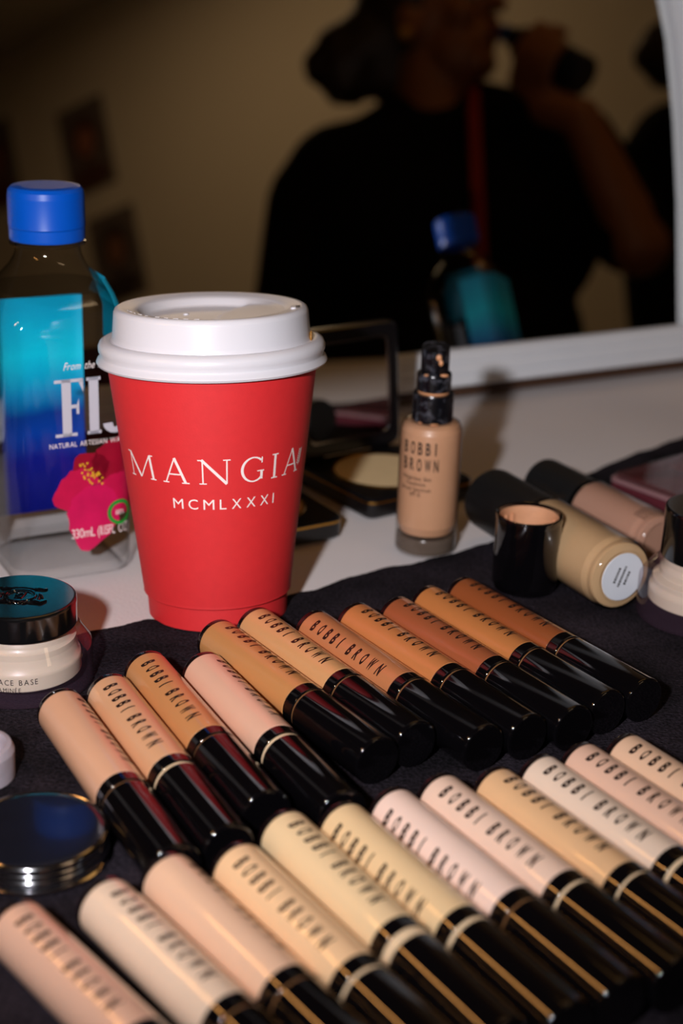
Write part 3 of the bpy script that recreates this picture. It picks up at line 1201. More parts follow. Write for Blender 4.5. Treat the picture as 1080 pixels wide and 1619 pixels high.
# ================================================================== jars
def jar(name, c, label, rl, rb, lid_h, z_lid0, band, text=None, emblem=False, turn=0.0, glass='glass'):
    e = tag(empty(name, (c.x, c.y, T + TOW - 0.0001), (0, 0, turn)), label, 'cream jar')
    zt = z_lid0
    # thick clear outer glass and the cream-filled cup inside
    MB().lathe([(0, 0), (rb * 0.93, 0), (rb * 0.985, 0.0006), (rb, 0.002), (rb, zt * 0.62), (rb * 0.985, zt * 0.70), (rl * 1.05, zt * 0.96), (rl * 0.90, zt), (rl * 0.9, zt + 0.001)], 96).build('glass_jar', M[glass], e, 40)
    zi = band
    MB().lathe([(0, zi), (rb * 0.70, zi), (rb * 0.79, zi + 0.0010), (rb * 0.833, zi + 0.0018), (rb * 0.835, zt * 0.47), (rb * 0.825, zt * 0.53), (rb * 0.79, zt * 0.57), (rb * 0.79, zt * 0.66),
                (rl * 0.97, zt * 0.72), (rl * 0.97, zt * 0.83), (rl * 0.91, zt * 0.86), (rl * 0.90, zt * 0.93), (rl * 0.86, zt + 0.0005), (0, zt + 0.0005)], 96).build('cream', M['cream'], e, 60)
    lid = MB().lathe([(rl * 0.9, zt + 0.0012), (rl * 0.985, zt + 0.0010), (rl, zt + 0.0016), (rl, zt + lid_h - 0.0012), (rl * 0.985, zt + lid_h - 0.0003), (rl * 0.955, zt + lid_h), (0, zt + lid_h)], 96).build('lid', M['lid_black'], e, 30)
    top = zt + lid_h
    if emblem:
        mb = MB()
        n = 40
        mb.tube([(0.0056 * math.cos(2 * PI * k / n), 0.0050 * math.sin(2 * PI * k / n), top + 0.0002) for k in range(n + 1)], 0.00055, 6, False)
        mb.tube([(0.0046 * math.cos(2 * PI * k / n), 0.0040 * math.sin(2 * PI * k / n), top + 0.0001) for k in range(n + 1)], 0.00030, 6, False)
        for sg in (-1, 1):
            for k in range(9):
                a = R(-80 + 11 * k)
                rr = 0.0064 + 0.0005 * (k % 2)
                q = Matrix.Rotation(math.atan2(math.cos(a), -math.sin(a) * 1) * sg + 0.5 * sg, 3, 'Z')
                mb.ball((sg * rr * 1.15 * math.cos(a), rr * math.sin(a), top + 0.0002), 0.0014, 0.0006, 0.0005, 8, 6, q)
            mb.tube([(sg * 0.004, 0.0058, top), (sg * 0.0058, 0.0065, top + 0.0003), (sg * 0.0078, 0.0058, top + 0.0002), (sg * 0.0086, 0.0066, top)], 0.0006, 6)
            mb.tube([(sg * 0.0040, -0.0058, top), (sg * 0.0065, -0.0052, top + 0.0004), (sg * 0.0085, -0.0062, top + 0.0003), (sg * 0.0100, -0.0040, top)], 0.0008, 6)
        mb.tube([(-0.0045, 0.0062, top), (0, 0.0068, top + 0.0003), (0.0045, 0.0062, top)], 0.0006, 6)
        mb.tube([(-0.0016, -0.0025, top), (-0.0016, 0.0025, top + 0.0002)], 0.0004, 6)
        mb.tube([(0.0006, -0.0025, top), (0.0016, 0.0025, top + 0.0002)], 0.0004, 6)
        mb.tube([(-0.0016, 0.0022, top), (0.0004, 0.0018, top + 0.0002), (-0.0014, 0.0, top + 0.0001), (0.0004, -0.0014, top + 0.0002), (-0.0016, -0.0022, top)], 0.0003, 6)
        tag(mb.build('emblem', M['black'], lid, 50), 'embossed black wreath emblem')
    if text:
        face = math.atan2(-(c.x), c.y)
        for k, (body, x1, z, ht) in enumerate(text):
            pr = Print()
            tot = Print().text(body, 0, 0, ht, 0.85, 0.28)
            pr.text(body, x1 - tot, 0, ht, 0.85, 0.28)
            rr = rb * 0.835 + 0.00012
            o = pr.build('lettering', M['ink_black'], lambda x, y: (rr * math.sin(x / rr), -rr * math.cos(x / rr), z + y), e, 0.0015)
            o.rotation_euler = (0, 0, face - turn)
    return e


M['lid_black'] = mat('black_lacquer_lid', rgb(10, 10, 11), 0.16, coat=0.6, coat_rough=0.12, var=0.2, scale=150)
jc = at(38, 1073, TOW)
jar('cream_jar', jc, 'glass jar of ivory cream with embossed black lid beside the water bottle', 0.0205, 0.0258, 0.0112, 0.0228, 0.0036,
    [('FACE BASE', 0.0055, 0.0082, 0.0021), ('VITAMINÉE', -0.0008, 0.0053, 0.0017)], True)
jc2 = at(1106, 972, TOW)
jar('cream_jar', jc2, 'glass jar of white cream with plain black lid at the right edge', 0.0192, 0.0270, 0.0225, 0.0262, 0.0060)


# ================================================================== silver compact and frosted cap at the left edge
def round_compact():
    c = at(58, 1352, TOW)
    e = tag(empty('round_compact', (c.x, c.y, T + TOW - 0.0001)), 'round silver compact with smoky dark top at the left edge', 'compact')
    r = 0.0222
    MB().lathe([(0, 0), (r * 0.93, 0), (r * 1.02, 0.0006), (r * 1.03, 0.0016), (r * 0.97, 0.0024), (0, 0.0024)], 96).build('base', M['chrome'], e)
    MB().lathe([(0, 0.0026), (r * 0.93, 0.0026), (r * 0.985, 0.0030), (r, 0.0040), (r * 0.99, 0.0049), (r * 0.965, 0.0051), (r * 0.99, 0.0053), (r, 0.0062), (r * 0.99, 0.0070), (r * 0.965, 0.0072),
                (r * 0.99, 0.0074), (r, 0.0084), (r * 0.985, 0.0094), (r * 0.945, 0.0098), (r * 0.92, 0.0094), (0, 0.0094)], 96).build('rim', M['chrome'], e, 60)
    m = mat('smoky_gloss', rgb(22, 24, 34), 0.16, coat=0.8, coat_rough=0.05, var=0.5, scale=60)
    MB().lathe([(0, 0.0099), (r * 0.85, 0.0098), (r * 0.918, 0.0096), (r * 0.918, 0.0090), (0, 0.0090)], 96).build('smoky_top', m, e)


round_compact()
c = at(-36, 1228, TOW)
e = tag(empty('frosted_cap', (c.x, c.y, T + TOW - 0.0001)), 'translucent frosted plastic pot cut by the left edge', 'plastic pot')
MB().lathe([(0, 0), (0.0118, 0), (0.0124, 0.0006), (0.0126, 0.0100), (0.0116, 0.0122), (0.0100, 0.0126), (0.0094, 0.0112), (0.0092, 0.0030), (0, 0.0030)], 64).build('pot_wall', M['frost'], e)
MB().lathe([(0, 0.0032), (0.0088, 0.0032), (0.0088, 0.0060), (0.0060, 0.0068), (0, 0.0070)], 48).build('filling', mat('pale_balm', rgb(206, 196, 200), 0.4), e)


# ================================================================== spray foundation bottle and its cap
M['found'] = mat('tan_foundation', rgb(206, 154, 118), 0.38, coat=0.4, var=0.05, scale=50)
M['smear'] = mat('foundation_smear', rgb(214, 150, 104), 0.35, var=0.15, scale=300)


def pump_bottle():
    c = at(672, 866)
    e = tag(empty('pump_bottle', (c.x, c.y, T)), 'tan liquid foundation bottle with a smeared black spray pump, standing upright', 'foundation bottle')
    r = 0.0143
    MB().lathe([(0, 0.0010), (r * 0.80, 0.0002), (r * 0.94, 0.0), (r, 0.0014), (r, 0.0560), (r * 0.985, 0.0592), (r * 0.90, 0.0622), (r * 0.76, 0.0634), (r * 0.62, 0.0636)], 64).build('glass', M['thin_glass'], e, 40)
    MB().lathe([(0, 0.0095), (r * 0.62, 0.0088), (r * 0.86, 0.0100), (r * 0.965, 0.0140), (r * 0.985, 0.0200), (r * 0.985, 0.0556), (r * 0.965, 0.0588), (r * 0.885, 0.0614), (r * 0.75, 0.0626), (0, 0.0628)], 64).build('foundation', M['found'], e, 60)
    MB().lathe([(0, 0.0012), (r * 0.93, 0.0012), (r * 0.97, 0.0024), (r * 0.97, 0.0072), (r * 0.93, 0.0084), (r * 0.6, 0.0078), (0, 0.0084)], 64).build('thick_base', M['base_glass'], e, 60)
    p = empty('pump', (0, 0, 0))
    p.parent = e
    rc = 0.0094
    MB().lathe([(0, 0.0630), (rc * 0.97, 0.0630), (rc, 0.0636), (rc, 0.0752), (rc * 0.97, 0.0760), (0, 0.0760)], 48).build('pump_collar', M['black_smear'], p)
    MB().lathe([(0, 0.0758), (0.0071, 0.0758), (0.0072, 0.0764), (0.0072, 0.0772), (0, 0.0772)], 48).build('smear_ring', M['smear'], p)
    MB().lathe([(0, 0.0771), (0.0076, 0.0771), (0.0078, 0.0776), (0.0078, 0.0846), (0.0074, 0.0853), (0, 0.0853)], 48).build('pump_sleeve', M['black_smear'], p)
    # actuator with a slanted finger rest and nozzle
    rings = []
    for z, rr in ((0.0852, 0.0060), (0.0858, 0.0064), (0.0950, 0.0064)):
        rings.append([Vector((rr * math.cos(2 * PI * k / 40), rr * math.sin(2 * PI * k / 40), z)) for k in range(40)])
    rings.append([Vector((0.0063 * math.cos(2 * PI * k / 40), 0.0063 * math.sin(2 * PI * k / 40), 0.0968 + 0.0012 * math.sin(2 * PI * k / 40))) for k in range(40)])
    rings.append([Vector((0.0050 * math.cos(2 * PI * k / 40), 0.0050 * math.sin(2 * PI * k / 40), 0.0966 + 0.0010 * math.sin(2 * PI * k / 40))) for k in range(40)])
    MB().loft(rings).build('actuator', M['black_smear'], p)
    nz = MB().ball((0.0012, -0.0063, 0.0934), 0.0013, 0.0008, 0.0015).ball((0.0022, -0.0061, 0.0910), 0.0010, 0.0005, 0.0014)
    nz.ball((0.0040, -0.0064, 0.0854), 0.0019, 0.0010, 0.0007).ball((-0.0040, -0.0062, 0.0852), 0.0011, 0.0008, 0.0005)
    nz.ball((-0.0050, -0.0066, 0.0634), 0.0016, 0.0012, 0.0006).ball((0.0005, -0.0092, 0.0632), 0.0020, 0.0010, 0.0005)
    nz.build('nozzle_smear', M['smear'], p)
    face = math.atan2(-c.x, c.y)
    pr = Print()
    adv = {'B': 0.0021, 'O': 0.0022, 'R': 0.0022, 'W': 0.0028, 'N': 0.0022, 'I': 0.0006}
    for row, (wd, z) in enumerate((('BOBBI', 0.0502), ('BROWN', 0.0424))):
        xs = [0, 0.00385, 0.0076, 0.0113, 0.0155] if row == 0 else [0, 0.0037, 0.0074, 0.0111, 0.0152]
        for ch, x in zip(wd, xs):
            pr.char(ch, -0.0145 + x + 0.0012, z, adv[ch], 0.0056, 0.0, 0.018)
    for k, ln in enumerate(('Weightless Skin', 'Foundation', 'Broad Spectrum', 'SPF 15')):
        pr.text(ln, -0.0062, 0.0378 - k * 0.0026, 0.0019, 0.78, 0.10, centre=True)
    rr = r + 0.00006
    o = pr.build('lettering', M['ink_black'], lambda x, y: (rr * math.sin(x / rr), -rr * math.cos(x / rr), y), e, 0.0015)
    o.rotation_euler = (0, 0, face)


M['thin_glass'] = clear('thin_bottle_glass', (0.95, 0.94, 0.93, 1), 0.06, 1.3, edge=0.45)
M['base_glass'] = clear('thick_glass_foot', (0.62, 0.60, 0.58, 1), 0.2, 1.4, 0.35, rgb(150, 130, 115))


def smeared_black():
    m, nt, p = nodes('smeared_black_plastic')
    tc = nt.nodes.new('ShaderNodeTexCoord')
    nz = nt.nodes.new('ShaderNodeTexNoise')
    nz.inputs['Scale'].default_value = 260
    nz.inputs['Detail'].default_value = 5
    link(nt, tc.outputs['Object'], nz.inputs['Vector'])
    cr = nt.nodes.new('ShaderNodeValToRGB')
    cr.color_ramp.elements[0].position = 0.52
    cr.color_ramp.elements[0].color = rgb(12, 13, 17)
    cr.color_ramp.elements[1].position = 0.74
    cr.color_ramp.elements[1].color = rgb(84, 84, 92)
    link(nt, nz.outputs['Fac'], cr.inputs[0])
    link(nt, cr.outputs[0], p.inputs['Base Color'])
    p.inputs['Roughness'].default_value = 0.22
    return m


M['black_smear'] = smeared_black()
pump_bottle()


def open_cap():
    c = at(828, 928, TOW)
    e = tag(empty('bottle_cap', (c.x, c.y, T + TOW - 0.0001)), 'black bottle cap standing open side up, its inside coated with foundation', 'bottle cap')
    r, h = 0.0143, 0.0345
    MB().lathe([(0, 0), (r * 0.80, 0), (r * 0.93, 0.0008), (r, 0.0035), (r, h - 0.0008), (r * 0.99, h), (r * 0.93, h), (r * 0.915, h - 0.0012), (r * 0.915, h - 0.004), (r * 0.90, h - 0.005), (r * 0.90, 0.004), (0, 0.004)], 72).build('cap_wall', M['black'], e, 40)
    MB().lathe([(0, 0.0045), (r * 0.885, 0.0045), (r * 0.885, h - 0.0022), (r * 0.895, h - 0.0010), (r * 0.87, h - 0.0012), (r * 0.855, h - 0.003), (r * 0.855, 0.0055), (0, 0.0055)], 72).build('foundation_coating', M['smear2'], e, 40)
    # clear lip and a few ridges inside
    MB().lathe([(r * 1.0, h - 0.0030), (r * 1.02, h - 0.0026), (r * 1.02, h - 0.0004), (r * 0.99, h + 0.0003), (r * 0.95, h + 0.0001), (r * 0.99, h - 0.0008)], 72).build('clear_lip', M['clear'], e)
    for a in (120, 140, 20):
        b = MB().box(-0.0004, 0.0004, -0.0012, 0.0, 0.012, h - 0.004)
        b.build('rib', M['smear2'], e, 0, (r * 0.86 * math.cos(R(a)), r * 0.86 * math.sin(R(a)), 0), (0, 0, R(a - 90)))


M['smear2'] = mat('dried_foundation', rgb(206, 150, 112), 0.55, var=0.22, scale=130)
open_cap()


# ================================================================== two foundation bottles lying down
def lying_bottle(a_px, b_px, r, label, cols, cap_r, capf, sticker, z0):
    """a: cap end, b: glass foot end (photo pixels at axis height)"""
    A = at(a_px[0], a_px[1], z0 + r)
    B = at(b_px[0], b_px[1], z0 + r)
    d = B - A
    L = d.length
    az = math.atan2(d.y, d.x)
    e = tag(empty('foundation_bottle', (A.x, A.y, T + z0 - 0.0001), (0, 0, az)), label, 'foundation bottle')
    zc = r
    xc = L * capf
    up = lambda mb: [setattr(v, 'z', v.z + zc) for v in mb.v] and mb
    up(MB().lathe([(0, 0), (cap_r * 0.90, 0), (cap_r * 0.98, 0.0008), (cap_r, 0.0022), (cap_r, xc - 0.0012), (cap_r * 0.985, xc - 0.0008), (0, xc - 0.0008)], 64, 'X')).build('cap', M['black_matte'], e, 30)
    up(MB().lathe([(0, xc), (r * 0.80, xc), (r * 0.94, xc + 0.0010), (r, xc + 0.0030), (r, L - 0.0050), (r * 0.985, L - 0.0028), (r * 0.93, L - 0.0010), (r * 0.86, L), (r * 0.74, L), (r * 0.72, L - 0.0006), (0, L - 0.0006)], 72, 'X')).build('glass', M['thin_glass'], e, 40)
    up(MB().lathe([(0, xc + 0.001), (r * 0.78, xc + 0.001), (r * 0.96, xc + 0.0034), (r * 0.965, xc + 0.005), (r * 0.965, L - 0.0085), (r * 0.92, L - 0.0060), (r * 0.90, L - 0.0045), (r * 0.93, L - 0.0038),
                   (r * 0.90, L - 0.0020), (r * 0.70, L - 0.0014), (0, L - 0.0014)], 72, 'X')).build('foundation', cols, e, 50)
    if sticker:
        s = up(MB().lathe([(0, L - 0.0004), (r * 0.665, L - 0.0004), (r * 0.67, L - 0.0002), (r * 0.66, L), (0, L)], 48, 'X')).build('sticker', mat('white_sticker', rgb(214, 218, 226), 0.45), e, 30)
        pr = Print()
        for k, wd in enumerate((0.0072, 0.0092, 0.0060)):
            x = -wd / 2
            rn = random.Random(k)
            while x < wd / 2:
                ww = rn.uniform(0.0004, 0.0010)
                pr.poly([(x, 0.0028 - k * 0.0028), (x + ww, 0.0028 - k * 0.0028), (x + ww, 0.0040 - k * 0.0028), (x, 0.0040 - k * 0.0028)])
                x += ww + 0.0003
        ca, sa = math.cos(R(68)), math.sin(R(68))
        pr.build('sticker_print', M['ink_black'], lambda x, y: (L + 0.00008, x * ca - y * sa, zc + x * sa + y * ca), s, 0.004)
    else:
        pr = Print()
        for k, ln in enumerate(range(5)):
            x = 0.0
            rn = random.Random(k + 9)
            while x < 0.0125:
                ww = rn.uniform(0.0006, 0.0014)
                pr.poly([(x, -0.0016 * k), (x + ww, -0.0016 * k), (x + ww, -0.0016 * k + 0.0009), (x, -0.0016 * k + 0.0009)])
                x += ww + 0.0005
        rr = r + 0.00005
        pr.build('back_print', M['ink_brown'], lambda x, y: (L - 0.0055 + y, rr * math.sin((x - 0.006) / rr - 0.15), zc + rr * math.cos((x - 0.006) / rr - 0.15)), e, 0.0015)
    return e


M['ink_brown'] = mat('faded_brown_ink', rgb(110, 78, 62), 0.5)
lying_bottle((775, 787), (985, 912), 0.0160, 'beige foundation bottle lying down, white round sticker on its base', mat('beige_foundation', rgb(206, 170, 128), 0.38, coat=0.3, var=0.10, scale=70), 0.0150, 0.42, True, TOW)
lying_bottle((858, 762), (1045, 858), 0.0132, 'slimmer rosy foundation bottle lying behind the stickered one', mat('rosy_foundation', rgb(192, 146, 124), 0.38, coat=0.3, var=0.06, scale=60), 0.0126, 0.40, False, TOW)


# ================================================================== palette at the right edge
def palette():
    a = at(957, 776, TOW)
    b = at(1075, 820, TOW)
    c2 = at(1075, 722, TOW)
    d1 = (b - a)
    ang = math.atan2(d1.y, d1.x)
    wd, dp = 0.075, 0.105
    ctr = Vector((math.cos(ang), math.sin(ang), 0)) * wd / 2 + Vector((-math.sin(ang), math.cos(ang), 0)) * dp / 2
    o = a + ctr
    e = tag(empty('makeup_palette', (o.x, o.y, T + TOW - 0.0001), (0, 0, ang)), 'pink cream palette in a clear-lidded tray at the right edge', 'palette')
    m_tray = mat('plum_tray', rgb(96, 40, 48), 0.2, coat=0.5, var=0.15)
    slab(wd, dp, 0.006, 0, 0.0058, 0.0008).build('tray', m_tray, e)
    slab(wd - 0.004, dp - 0.004, 0.005, 0.0084, 0.0106, 0.0008).build('clear_lid', M['pink_clear'], e)
    slab(wd, dp, 0.006, 0.0060, 0.0082, 0.0006).build('rim', mat('pale_rim', rgb(150, 110, 112), 0.3, coat=0.4), e)
    cols = [(168, 84, 84), (190, 110, 100), (140, 60, 66), (176, 92, 80), (200, 128, 118), (150, 70, 60)]
    k = 0
    for i in range(2):
        for j in range(3):
            slab(0.028, 0.027, 0.003, 0.0082, 0.0084, 0.00005).build('colour_pan', mat('cream_colour_%d' % k, rgb(*cols[k]), 0.5, var=0.1), e, loc=(-0.0165 + 0.033 * i, -0.0315 + 0.0315 * j, 0))
            k += 1


M['pink_clear'] = clear('pink_clear_plastic', (0.85, 0.66, 0.68, 1), 0.05, 1.45, 0.12, rgb(150, 110, 112))
palette()


# ================================================================== powder compacts
def powder_compact(near, ang, label, powder, lid_open):
    W = 0.067
    e = tag(empty('powder_compact', (near.x, near.y, T), (0, 0, ang)), label, 'powder compact')
    # local: near corner at the origin, base runs +x (front right edge) and +y (left edge)
    base = slab(W, W, 0.006, 0.0, 0.0105, 0.0012).build('base', M['black_satin'], e, 35, (W / 2, W / 2, 0))
    g = MB()
    g.loft([rrect(W + 0.0002, W + 0.0002, 0.0061, 6, z) for z in (0.0078, 0.0088)], False, False)
    g.build('gold_line', M['gold'], base, 35)
    MB().lathe([(0.0255, 0.0105), (0.0261, 0.0110), (0.0269, 0.0110), (0.0273, 0.0105)], 64).build('pan_ring', M['gold'], base)
    MB().lathe([(0, 0.0108), (0.0235, 0.0108), (0.0255, 0.0106), (0.0255, 0.0100), (0, 0.0100)], 64).build('powder', powder, base)
    lid = empty('lid', (0, W, 0.0112), (0, 0, 0))
    lid.parent = e
    # hinge along the far-left edge (local y = W); lid swings up about x
    sh = slab(W, W, 0.006, -0.0035, 0.0035, 0.0012)
    mbv = [Vector((v.x + W / 2, v.z, v.y + W / 2)) for v in sh.v]
    MB().add(mbv, sh.f).build('lid_shell', M['black_satin'], lid, 35)
    ms = slab(W - 0.015, W - 0.015, 0.004, -0.0002, 0.0002, 0.0001)
    MB().add([Vector((v.x + W / 2, v.z - 0.0037, v.y + W / 2)) for v in ms.v], ms.f).build('lid_mirror', M['mirror'], lid, 35)
    fr = MB()
    o1, o2 = rrect(W - 0.0146, W - 0.0146, 0.0042, 6), rrect(W - 0.0166, W - 0.0166, 0.0036, 6)
    tr = lambda pts, y: [Vector((p.x + W / 2, y, p.y + W / 2)) for p in pts]
    fr.loft([tr(o1, -0.0036), tr(o1, -0.0042), tr(o2, -0.0042), tr(o2, -0.0036)], False, False)
    fr.build('mirror_bezel', M['chrome'], lid, 35)
    for hx in (0.012, 0.055):
        MB().lathe([(0, -0.005), (0.0020, -0.005), (0.0020, 0.005), (0, 0.005)], 20, 'X', (hx, -0.0010, 0.0)).build('hinge', M['black'], lid)
    lid.rotation_euler = (-lid_open, 0, 0)
    return e


M['powder'] = mat('pressed_ivory_powder', rgb(226, 198, 150), 0.85, var=0.05, scale=120, bump=0.2, bscale=900)
M['powder2'] = mat('pressed_tan_powder', rgb(212, 152, 92), 0.85, var=0.05, scale=120, bump=0.2, bscale=900)
nc = at(584, 824)
rc_ = at(742, 774)
powder_compact(nc, R(36), 'open black powder compact with ivory pan and upright mirror, behind the spray bottle', M['powder'], R(6))
n3 = at(545, 849) + Vector((0, 0, 0))
ang3 = math.atan2(at(545, 849).y - at(468, 864).y, at(545, 849).x - at(468, 864).x)
n3 = n3 - Vector((math.cos(ang3), math.sin(ang3), 0)) * 0.067
powder_compact(n3, ang3, 'open black powder compact with tan pan, mostly hidden behind the red cup', M['powder2'], R(8))


# ================================================================== big table mirror
def big_mirror():
    e = tag(empty('table_mirror', MP0), 'large leaning mirror with grooved white wooden frame along the back of the table', 'mirror')
    e.rotation_euler = Matrix((MU, -MN, MW)).transposed().to_euler()
    # local: x along the frame, y into the mirror (away), z up the mirror
    def hit(x, y):
        d = ray(x, y)
        P = CAM + d * ((MP0 - CAM).dot(MN) / d.dot(MN)) - MP0
        return P.dot(MU), P.dot(MW)
    bw = (hit(625, 567)[1] + hit(1080, 507)[1]) / 2
    foot_h = 0.0095
    uL, top = -0.50, 0.60
    seen = [hit(1081, 500), hit(1080, 320), hit(1074, 190), hit(1062, 60), hit(1050, 0)]
    uR0 = seen[0][0]
    pts = [(uR0, bw)] + seen[1:]
    ua, za = pts[-1]
    du, dz = pts[-1][0] - pts[-3][0], pts[-1][1] - pts[-3][1]
    mid = (uR0 + uL) / 2
    for k in range(1, 17):
        t = k / 16
        ctrl = Vector((ua + du * (top - za) / dz, top))
        a_, b_ = Vector((ua, za)), Vector((mid, top))
        q = a_ * (1 - t) ** 2 + ctrl * 2 * t * (1 - t) + b_ * t * t
        pts.append((q.x, q.y))
    ptsL = [((uR0 + uL) - u, z) for u, z in reversed(pts)]
    inner = pts + ptsL[1:]
    n = len(inner)
    cx = (uR0 + uL) / 2
    # glass
    MB().add([Vector((u, 0.0, z)) for u, z in inner] + [Vector((u, 0.004, z)) for u, z in inner],
             [tuple(range(n)), tuple(range(n, 2 * n))] + [(i, (i + 1) % n, n + (i + 1) % n, n + i) for i in range(n)]).build('mirror_glass', M['mirror'], e, 0)
    # curved frame: sweep of a stepped section along the sides and top
    sec = [(-0.0004, 0.001), (-0.0004, -0.006), (0.006, -0.008), (0.007, -0.0075), (0.008, -0.0105), (0.017, -0.0120), (0.018, -0.0115), (0.019, -0.0135), (0.027, -0.0135), (0.028, -0.011), (0.028, 0.012), (-0.0004, 0.012)]
    rings = []
    path = inner
    for i, (u, z) in enumerate(path):
        a = Vector(path[max(i - 1, 0)])
        b = Vector(path[min(i + 1, n - 1)])
        d = (b - a).normalized()
        nn = Vector((d.y, -d.x))
        if i == 0:
            nn = Vector((1, 0))
        if i == n - 1:
            nn = Vector((-1, 0))
        zz = z
        rings.append([Vector((u + nn.x * s, y, zz + nn.y * s)) for s, y in sec])
    lo = [Vector((v.x, v.y, foot_h)) for v in rings[0]]
    lo2 = [Vector((v.x, v.y, foot_h)) for v in rings[-1]]
    MB().loft([lo] + rings + [lo2]).build('arched_frame', M['frame'], e, 30)
    # bottom rail with long grooves
    prof = [(0.0004, 0.013), (0.0004, -0.0110), (0.0010, -0.0120), (0.0078, -0.0122), (0.0084, -0.0108), (0.0092, -0.0108), (0.0098, -0.0118), (0.0160, -0.0112), (0.0166, -0.0098), (0.0174, -0.0098),
            (0.0180, -0.0106), (0.0235, -0.0090), (0.0255, -0.0070), (0.0258, 0.0010), (0.0258, 0.013)]
    MB().loft([[Vector((x, y, z)) for z, y in [(foot_h + z_ * (bw - foot_h) / 0.0256, y_) for z_, y_ in prof]] for x in (uL - 0.0002, uR0 + 0.0002)]).build('bottom_rail', M['frame'], e, 20)
    MB().box(uL - 0.027, uR0 + 0.027, 0.0, 0.006, 0.0032, foot_h + 0.001).build('shade_strip', mat('dark_rail_shade', rgb(70, 44, 28), 0.6), e, 0)  # strip coloured dark to stand in for the shade under the rail
    # backboard and prop leg
    MB().add([Vector((u, 0.0045, z)) for u, z in inner] + [Vector((u, 0.010, z)) for u, z in inner],
             [tuple(range(n)), tuple(range(n, 2 * n))] + [(i, (i + 1) % n, n + (i + 1) % n, n + i) for i in range(n)]).build('backboard', M['wood'], e, 0)
    foot = Vector((cx, 0, 0)) + e.rotation_euler.to_matrix().inverted() @ Vector((0, 0, 0))
    Rm = Matrix((MU, -MN, MW)).transposed()
    hp = Vector((cx, 0.012, 0.40))
    fw = Rm @ Vector((cx, 0, 0)) - MNH * 0.16
    fp = Rm.inverted() @ Vector((fw.x, fw.y, 0.012))
    MB().tube([hp, fp], [0.010, 0.008], 8).build('prop_leg', M['wood'], e)


big_mirror()


# ================================================================== warm bar lamp standing left of the frame
def bar_lamp():
    a, b = Vector((-0.25, 0.462, T + 0.210)), Vector((-0.25, 0.362, T + 0.291))
    foot = Vector((-0.40, 0.44, T))
    e = tag(empty('desk_lamp', foot), 'small warm bar lamp on a bent stem standing left of the bottle', 'lamp')
    m_l = emit('warm_bar', (1.0, 0.42, 0.10, 1), 30.0)
    MB().lathe([(0, 0), (0.045, 0), (0.047, 0.003), (0.044, 0.010), (0.010, 0.014), (0, 0.014)], 48).build('lamp_foot', M['black_satin'], e)
    m = (a + b) / 2 - foot + Vector((-0.014, 0, 0.006))
    MB().tube([(0, 0, 0.012), (0, 0, 0.16), (0.01, -0.005, 0.22), (0.05, -0.02, 0.262), tuple(m)], 0.005, 12).build('stem', M['black_satin'], e)
    MB().tube([a - foot + Vector((-0.009, 0, 0.003)), b - foot + Vector((-0.009, 0, 0.003))], 0.009, 16).build('lamp_housing', M['black_satin'], e)
    MB().tube([a - foot, b - foot], 0.0065, 16).build('diffuser', m_l, e)


bar_lamp()


# ================================================================== people seen in the mirror
def frame_at(px_, py_, zv):
    O = atm(px_, py_, zv)
    rd = lambda d: d - MN * (2 * d.dot(MN))
    ez = rd(-FW)
    ez.z = 0
    ez.normalize()
    ex = rd(RT)
    ex.z = 0
    ex = (ex - ez * ex.dot(ez)).normalized()
    return O, ex, ez


def smooth_mesh(name, mb, m, parent, vox=0.007, it=6):
    o = mb.build(name, m, parent, 180)
    r = o.modifiers.new('join', 'REMESH')
    r.mode = 'VOXEL'
    r.voxel_size = vox
    r.use_smooth_shade = True
    sm = o.modifiers.new('soften', 'SMOOTH')
    sm.factor = 0.5
    sm.iterations = it
    return o


M['skin'] = mat('skin', rgb(150, 98, 68), 0.5, var=0.06, scale=30, sss=0.05)
M['knit'] = mat('black_knit', rgb(13, 12, 13), 0.95, var=0.3, scale=200, spec=0.1)
M['denim'] = mat('black_trousers', rgb(18, 18, 22), 0.9, var=0.2, scale=90, spec=0.15)
M['hair'] = mat('brown_hair', rgb(40, 24, 14), 0.55, var=0.5, scale=160, bump=0.6, bscale=260)
M['red_strap'] = mat('red_lanyard', rgb(150, 10, 16), 0.6)
M['eye_white'] = mat('eye_white', rgb(215, 208, 200), 0.2)
M['iris'] = mat('dark_iris', rgb(38, 24, 16), 0.2)
M['lip'] = mat('lip', rgb(146, 70, 66), 0.4)


